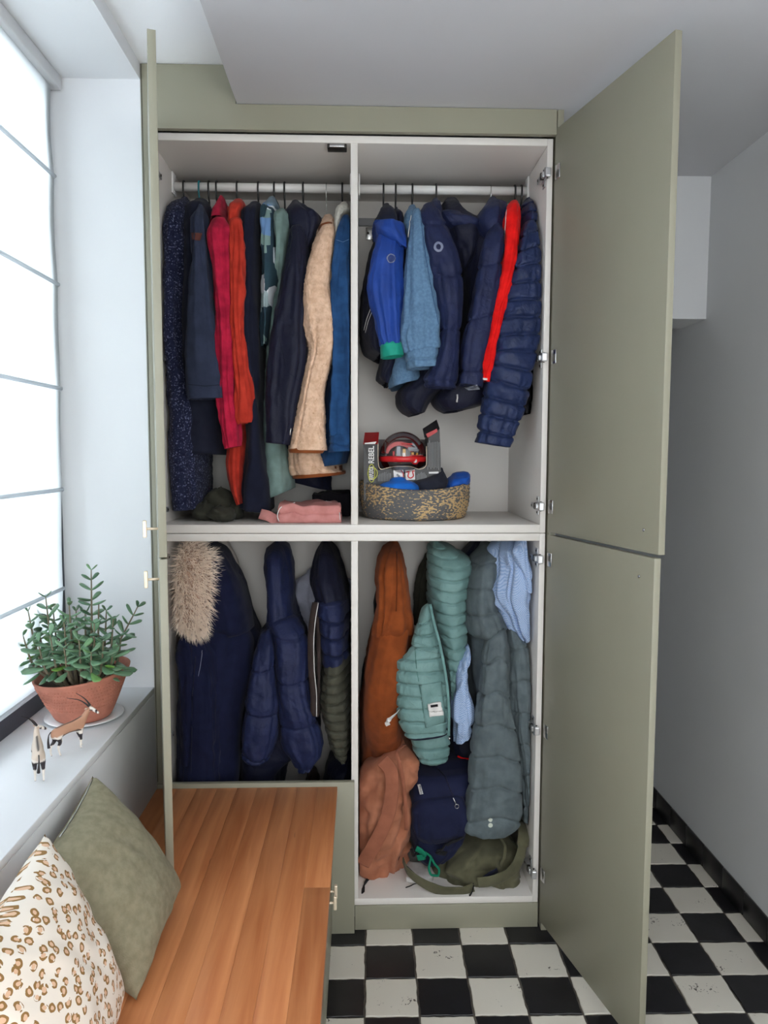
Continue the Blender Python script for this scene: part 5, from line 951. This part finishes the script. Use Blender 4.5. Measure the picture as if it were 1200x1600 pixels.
# ------------------------------------------------------------------ jade plant on the sill
terra = paint('terracotta', (182, 116, 96), .85, .12, 40, .3, 220)
sc3 = (-.165, -.285, WZ0)
t = thing('plant_saucer', 'white round saucer under the terracotta pot on the window sill', 'saucer', sc3)
MB().lathe([(.001, .0005), (.075, .0005), (.104, .008), (.1065, .0095), (.105, .011), (.078, .005), (.001, .004)], sc3, 56).obj('saucer_dish', paint('glazed_white', (226, 228, 230), .2), t)
t = thing('jade_plant', 'jade plant with fleshy leaves in a dimpled terracotta pot on the sill', 'plant', (-.165, -.285, WZ0+.006))
pc = (-.168, -.285, WZ0+.006); PZ = .128
def tlt(x, y, z): return (z/PZ)*(.10*x+.05*y)
prof = [(.001, 0), (.072, 0), (.076, .004)]+[(.076+.052*(i/12)**.9, .004+(PZ-.008)*i/12) for i in range(1, 13)]+[(.129, PZ), (.125, PZ+.002), (.120, PZ-.002), (.112, PZ-.03), (.001, PZ-.032)]
MB().lathe(prof, pc, 72, 1, tlt).obj('pot', terra, t)
dm = MB()
for row in range(7):
    for k in range(40):
        a = PI+PI*(k+.5*(row % 2))/40; z = .045+row*.0105; r = .076+.052*((z-.004)/(PZ-.008))**.9
        x, y = r*math.cos(a), r*math.sin(a); dm.sphere((pc[0]+x, pc[1]+y, pc[2]+z+tlt(x, y, z)), .0021, 6, 4)
dm.obj('raised_dots', terra, t, True, 'pot pattern of small raised dots', 'stuff')
soil = paint('soil', (62, 46, 36), .95, .3, 60); MB().lathe([(.001, PZ-.030), (.06, PZ-.020), (.117, PZ-.020), (.117, PZ-.026), (.001, PZ-.031)], pc, 40, 1, lambda x, y, z: .10*x+.05*y).obj('soil', soil, t)
leafm, nt, N, L, P = mat_new('jade_leaf'); oi = nd(N, 'ShaderNodeObjectInfo'); rp = nd(N, 'ShaderNodeValToRGB'); e = rp.color_ramp.elements
e[0].color = lin((66, 98, 72))+(1,); e[1].color = lin((132, 158, 138))+(1,); q = e.new(.93); q.color = lin((104, 140, 108))+(1,); e[2].color = lin((104, 150, 60))+(1,)
L.new(oi.outputs['Random'], rp.inputs[0]); L.new(rp.outputs[0], P.inputs['Base Color']); P.inputs['Roughness'].default_value = .30; P.inputs['Subsurface Weight'].default_value = .05
stemm = paint('jade_stem', (118, 108, 88), .8, .2, 60)
def leaf_mesh(seed, w_, th):
    V = []; F = []; n = 9
    for i in range(n):
        u = i/(n-1); wd = w_*1.02*u**.72*max(0, 1-u**5)**.5+.0012; tk = th*(math.sin(PI*min(1, .08+u*.9))**.6)+.0006
        if i == n-1: wd = .0008; tk = .0006
        for k in range(8): a = 2*PI*k/8; V.append((u, wd*math.cos(a), tk*math.sin(a)+.16*u*u-.03*math.cos(a)**2*0))
    for i in range(n-1):
        for k in range(8): F.append((i*8+k, i*8+(k+1) % 8, (i+1)*8+(k+1) % 8, (i+1)*8+k))
    F.append(tuple(range(8))[::-1]); F.append(tuple((n-1)*8+k for k in range(8)))
    me = bpy.data.meshes.new('leaf'); me.from_pydata(V, [], F); me.materials.append(leafm); me.polygons.foreach_set('use_smooth', [True]*len(F)); me.update(); return me
LM = [leaf_mesh(0, .30, .085), leaf_mesh(1, .26, .08), leaf_mesh(2, .34, .085)]
rnd = random.Random(21)
tips = [(600, 128, -.28, 8), (300, 305, -.31, 7), (185, 400, -.33, 6), (95, 460, -.30, 6), (905, 372, -.27, 9), (455, 362, -.36, 6), (560, 415, -.26, 7), (700, 395, -.24, 6), (235, 420, -.26, 6), (745, 450, -.33, 6), (350, 400, -.24, 6),
        (420, 470, -.39, 5), (620, 480, -.38, 5), (500, 400, -.22, 6), (150, 560, -.36, 5), (800, 560, -.33, 5), (330, 560, -.41, 4), (520, 590, -.42, 4), (680, 600, -.40, 4), (250, 610, -.40, 4), (420, 640, -.43, 3), (600, 670, -.43, 3), (745, 650, -.37, 4), (380, 500, -.30, 5), (650, 340, -.27, 6)]
cnt = 0
for ti, (cx, cy, Y, nn_) in enumerate(tips):
    tip = pY(cx*.2375, 860+cy*.2375, Y); a = math.atan2(tip[1]-pc[1], tip[0]-pc[0]); rr = min(.085, .75*math.hypot(tip[0]-pc[0], tip[1]-pc[1]))
    b0 = np.array([pc[0]+rr*.7*math.cos(a), pc[1]+rr*.7*math.sin(a), pc[2]+PZ-.03]); mid = b0*.5+tip*.5+np.array([.25*(tip[0]-b0[0]), .2*(tip[1]-b0[1]), -.01])
    if cx == 905: mid = pY(745*.2375, 860+690*.2375, Y)
    sp = spline([b0, mid, tip], 12); MB().tube(sp, [.0052-.0036*i/(len(sp)-1) for i in range(len(sp))], 7).obj('stem', stemm, t)
    L_ = np.linalg.norm(tip-b0)
    for k in range(nn_+1):
        u = 1-(k/max(1, nn_))*.72*min(1, .024*nn_/L_*1.3) if k else 1.0
        p = sp[min(len(sp)-1, int(u*(len(sp)-1)))]; d = Vector(sp[min(len(sp)-1, int(u*(len(sp)-1))+0)]-sp[max(0, int(u*(len(sp)-1))-2)]).normalized()
        b1 = d.cross(Vector((.3, .9, .2))).normalized(); b2 = d.cross(b1); rot = k*PI/2+ti*1.1
        for s_ in (0, PI):
            if p[2] < pc[2]+PZ+.004: break
            if cnt >= 296 or (cx == 905 and u < .45): break
            o_ = b1*math.cos(rot+s_)+b2*math.sin(rot+s_); up_ = .75 if k == 0 else .35-.12*k/nn_; ax = (o_+d*up_+Vector((rnd.gauss(0, .12), rnd.gauss(0, .12), rnd.gauss(0, .12)-.12*(k > 2)))).normalized()
            zz = (d-ax*ax.dot(d)).normalized(); yy = zz.cross(ax); ln = rnd.uniform(.029, .039)*(.75 if k == 0 else 1+.14*min(k, 3))*(1.18 if cy > 470 else 1)
            o = bpy.data.objects.new('leaf', LM[cnt % 3]); C.objects.link(o); o.parent = t
            o.matrix_local = Matrix.Translation(Vector(p)-Vector(OFF[t.name])) @ (Matrix((ax, yy, zz)).transposed() @ Matrix.Diagonal((ln, ln, ln))).to_4x4(); cnt += 1

# ------------------------------------------------------------------ two oryx figurines on the sill
def figure_mat():
    m, nt, N, L, P = mat_new('painted_oryx'); at = nd(N, 'ShaderNodeVertexColor'); at.layer_name = 'col'; L.new(at.outputs[0], P.inputs['Base Color']); P.inputs['Roughness'].default_value = .55; return m
fig = figure_mat(); horn_m = paint('dark_horn', (40, 34, 36), .5)
def oryx(name, label, base, heading, turn, s=1.0, stride=(0, 0, 0, 0), coat=(178, 132, 106)):
    """local frame: x forward, y left, z up, metres; one continuous skinned body"""
    t = thing(name, label, 'figurine', base)
    J = [((-.040, 0, .066), .0125), ((-.018, 0, .066), .0145), ((.010, 0, .066), .0142), ((.032, 0, .069), .0135), ((.046, 0, .080), .0088), ((.058, 0, .094), .0066)]
    hx, hy = math.cos(turn), math.sin(turn)
    J += [((.064+.002*hx, .002*hy, .101), .0062), ((.064+.016*hx, .016*hy, .094), .0046), ((.064+.028*hx, .028*hy, .087), .0032)]
    E_ = [(0, 1), (1, 2), (2, 3), (3, 4), (4, 5), (5, 6), (6, 7), (7, 8)]; par = {}
    def leg(root, pts):
        k = root
        for p, r in pts: J.append((p, r)); E_.append((k, len(J)-1)); k = len(J)-1
    for sd, o1, o2 in ((1, stride[0], stride[2]), (-1, stride[1], stride[3])):
        leg(3, [((.030, .0075*sd, .052), .0075), ((.031+o1*.4, .0085*sd, .036), .0042), ((.033+o1*.6, .0085*sd, .027), .0034), ((.033+o1*.9, .0085*sd, .009), .0022), ((.036+o1, .0085*sd, .0025), .0027)])
        leg(0, [((-.036, .0078*sd, .050), .0088), ((-.033+o2*.4, .009*sd, .040), .0056), ((-.044+o2*.7, .009*sd, .028), .0034), ((-.042+o2, .009*sd, .009), .0022), ((-.039+o2, .009*sd, .0025), .0027)])
    J.append(((-.052, 0, .070), .004)); E_.append((0, len(J)-1)); tr = len(J)-1
    me = bpy.data.meshes.new(name); me.from_pydata([j[0] for j in J], E_, []); ob = bpy.data.objects.new(name, me); C.objects.link(ob)
    sk_ = ob.modifiers.new('s', 'SKIN'); ob.modifiers.new('u', 'SUBSURF').levels = 2
    for i, (p, r) in enumerate(J): me.skin_vertices[0].data[i].radius = (r, r)
    me.skin_vertices[0].data[0].use_root = True
    dg = bpy.context.evaluated_depsgraph_get(); nm = bpy.data.meshes.new_from_object(ob.evaluated_get(dg)); bpy.data.objects.remove(ob)
    R = Matrix.Rotation(heading, 4, 'Z') @ Matrix.Diagonal((s, s, s, 1))
    V = [v.co.copy() for v in nm.vertices]; F = [tuple(p.vertices) for p in nm.polygons]
    tan, wh, bk_ = lin(coat), lin((222, 212, 202)), lin((44, 36, 40))
    def colr(v):
        x, y, z = v
        if x > .060:
            u = (x-.064)*hx+y*hy
            return bk_ if (.004 < u < .012 and z < .098) or (.019 < u < .024) else wh
        if z > .052 or x > .04:
            if abs(y) < .0022 and z > .075 and x < .04: return bk_
            if z < .0575 and -.028 < x < .026 and z > .0535: return bk_
            return tan if z > .056 else wh
        if z < .004: return bk_
        if .026 < z < .050 and (x > 0 and z < .042 or x < -.03 and z > .032): return bk_
        return wh
    cols = [colr(v) for v in V]
    W = [R @ v + Vector(base) for v in V]; o = mesh_obj('body', W, F, fig, t); bpy.data.meshes.remove(nm)
    ca = o.data.color_attributes.new('col', 'FLOAT_COLOR', 'POINT'); ca.data.foreach_set('color', [c for q in cols for c in (*q, 1)])
    def w_(p): return R @ Vector(p) + Vector(base)
    for sd in (1, -1):
        px_, py_ = -hy*sd, hx*sd
        P_ = [(.064+.003*px_, .003*py_, .105), (.060-.006*hx+.006*px_, -.006*hy+.006*py_, .116), (.052-.014*hx+.010*px_, -.014*hy+.010*py_, .128), (.036-.026*hx+.020*px_, -.026*hy+.020*py_, .140)]
        sp = spline(P_, 6); MB().tube([w_(p) for p in sp], [s*(.0027-.0021*i/(len(sp)-1)) for i in range(len(sp))], 8).obj('horn', horn_m, t)
        ear = [(.062+.005*px_, .005*py_, .101), (.060+.011*px_, .011*py_, .103), (.059+.016*px_, .016*py_, .102)]; MB().tube([w_(p) for p in ear], [s*.0012, s*.0024, s*.0005], 8).obj('ear', paint('ear_tan', (198, 170, 150), .7), t)
    sp = spline([(-.051, 0, .071), (-.058, 0, .062), (-.059, .001, .046), (-.057, .002, .030)], 5); MB().tube([w_(p) for p in sp], [s*(.0014+.0026*max(0, (i-5)/10)) for i in range(len(sp))], 8).obj('tail', horn_m, t)
    return t
oryx('oryx_figurine', 'tan oryx figurine walking along the sill beside the saucer', (-.112, -.528, WZ0), math.radians(56), math.radians(-70), .95, (.008, -.006, -.006, .008))
oryx('oryx_figurine', 'oryx figurine seen from behind with long spread dark horns, nearest on the sill', (-.130, -.662, WZ0), math.radians(116), math.radians(-65), .95, (0, 0, .004, -.004), (206, 188, 172))

# ------------------------------------------------------------------ cushions on the bench
linen = cloth('sage_linen', (138, 132, 110), (126, 120, 98), .95, .05, 60, 420, .45, .03, None, .03)
def leopard():
    m, nt, N, L, P = mat_new('leopard_print'); uv = nd(N, 'ShaderNodeUVMap'); uv.uv_map = 'uv'
    nz = nd(N, 'ShaderNodeTexNoise'); nz.inputs['Scale'].default_value = 16; L.new(uv.outputs[0], nz.inputs['Vector'])
    mx = nd(N, 'ShaderNodeVectorMath', operation='MULTIPLY_ADD'); L.new(nz.outputs['Color'], mx.inputs[0]); mx.inputs[1].default_value = (.03, .03, 0); L.new(uv.outputs[0], mx.inputs[2])
    v = nd(N, 'ShaderNodeTexVoronoi'); v.voronoi_dimensions = '2D'; v.inputs['Scale'].default_value = 16; v.inputs['Randomness'].default_value = .8; L.new(mx.outputs[0], v.inputs['Vector'])
    n2 = nd(N, 'ShaderNodeTexNoise'); n2.inputs['Scale'].default_value = 30; n2.inputs['Detail'].default_value = 1; L.new(uv.outputs[0], n2.inputs['Vector'])
    def band(lo, hi, src):
        a = nd(N, 'ShaderNodeMath', operation='GREATER_THAN'); a.inputs[1].default_value = lo; L.new(src, a.inputs[0]); b = nd(N, 'ShaderNodeMath', operation='LESS_THAN'); b.inputs[1].default_value = hi; L.new(src, b.inputs[0])
        c = nd(N, 'ShaderNodeMath', operation='MULTIPLY'); L.new(a.outputs[0], c.inputs[0]); L.new(b.outputs[0], c.inputs[1]); return c.outputs[0]
    ring = band(.17, .34, v.outputs['Distance']); core = band(-1, .19, v.outputs['Distance'])
    gap = nd(N, 'ShaderNodeMath', operation='GREATER_THAN'); gap.inputs[1].default_value = .43; L.new(n2.outputs['Fac'], gap.inputs[0])
    rg = nd(N, 'ShaderNodeMath', operation='MULTIPLY'); L.new(ring, rg.inputs[0]); L.new(gap.outputs[0], rg.inputs[1])
    m1 = nd(N, 'ShaderNodeMix', data_type='RGBA'); L.new(core, m1.inputs[0]); m1.inputs[6].default_value = lin((226, 216, 204))+(1,); m1.inputs[7].default_value = lin((214, 176, 146))+(1,)
    m2 = nd(N, 'ShaderNodeMix', data_type='RGBA'); L.new(rg.outputs[0], m2.inputs[0]); L.new(m1.outputs[2], m2.inputs[6]); m2.inputs[7].default_value = lin((142, 108, 66))+(1,)
    L.new(m2.outputs[2], P.inputs['Base Color']); P.inputs['Roughness'].default_value = .9; P.inputs['Specular IOR Level'].default_value = .2; return m
def cushion(name, label, T, Rr, B, Lc, thick, mat, seed, side):
    T, Rr, B, Lc = [np.array(v, float) for v in (T, Rr, B, Lc)]; n = 56
    t = thing(name, label, 'cushion', tuple(np.minimum(np.minimum(T, Rr), np.minimum(B, Lc)))); nrm = np.cross(Rr-T, Lc-T); nrm /= np.linalg.norm(nrm); nrm *= side
    V = []; F = []; UV = []; c0 = (T+Rr+B+Lc)/4
    def idx(f, i, j): return f*(n+1)*(n+1)+i*(n+1)+j
    for f in (1, -1):
        for i in range(n+1):
            for j in range(n+1):
                u, v = j/n, i/n; uu, vv = 2*u-1, 2*v-1
                pinu = 1-.075*(1-vv*vv)*0-.07*(1-abs(vv)**2); pinv = 1-.07*(1-abs(uu)**2)
                u2, v2 = .5+.5*uu*pinu, .5+.5*vv*pinv
                p = T*(1-u2)*(1-v2)+Rr*u2*(1-v2)+B*u2*v2+Lc*(1-u2)*v2
                h = max(0, (1-uu**2))**.5*max(0, (1-vv**2))**.5
                h = h**.85+.015*float(vnoise(np.array(u*5.+seed), np.array(v*5.), seed))*h*4
                wr = .004*float(vnoise(np.array((u+v)*9.+seed), np.array((u-v)*5.), seed+1))*min(1, h*4)
                V.append(p+nrm*f*(thick*h+wr)+np.array([0, 0, 0])); UV.append((u+(.37 if f < 0 else 0), v))
    for f in range(2):
        for i in range(n):
            for j in range(n): q = (idx(f, i, j), idx(f, i, j+1), idx(f, i+1, j+1), idx(f, i+1, j)); F.append(q if f == 0 else q[::-1])
    o = mesh_obj('cushion_cover', V, F, mat, t); uvl = o.data.uv_layers.new(name='uv')
    for lp in o.data.loops: uvl.data[lp.index].uv = UV[lp.vertex_index]
    bm = bmesh.new(); bm.from_mesh(o.data); bmesh.ops.remove_doubles(bm, verts=bm.verts, dist=1e-5); bm.to_mesh(o.data); bm.free()
    def edge(a, b, k, pin): 
        return [(a*(1-q)+b*q)+(c0-(a+b)/2)*pin*(1-(2*q-1)**2) for q in np.linspace(0.0, 1, k)]
    sm = MB(); sm.tube(edge(T, Rr, 30, .07), .0016, 6); sm.tube(edge(Rr, B, 30, .07), .0016, 6); sm.tube(edge(T, Lc, 30, .07), .0016, 6); sm.tube(edge(Lc, B, 30, .07), .0016, 6)
    return t, o, edge
t, o, ed = cushion('linen_cushion', 'plain sage linen cushion leaning on the wall behind the leopard print one', (-.012, -.648, .836), (.186, -.64, .552), (.176, -.955, .516), (-.008, -.968, .800), .075, linen, 3, 1)
zp_ = ed(np.array((-.012, -.648, .836)), np.array((-.008, -.968, .800)), 20, .06)
MB().tube([p+np.array([.004, 0, .002]) for p in zp_[1:14]], .0016, 6).obj('zip', silver_zip, t); MB().tube([zp_[1]+np.array([.006, -.004, -.002]), zp_[1]+np.array([.014, -.014, -.016])], .0022, 6).obj('zip_pull', silver_zip, t)
cushion('leopard_cushion', 'cream leopard print cushion at the front of the bench', (.03, -1.0, .885), (.156, -.985, .548), (.17, -1.33, .522), (.04, -1.36, .86), .075, leopard(), 6, 1)
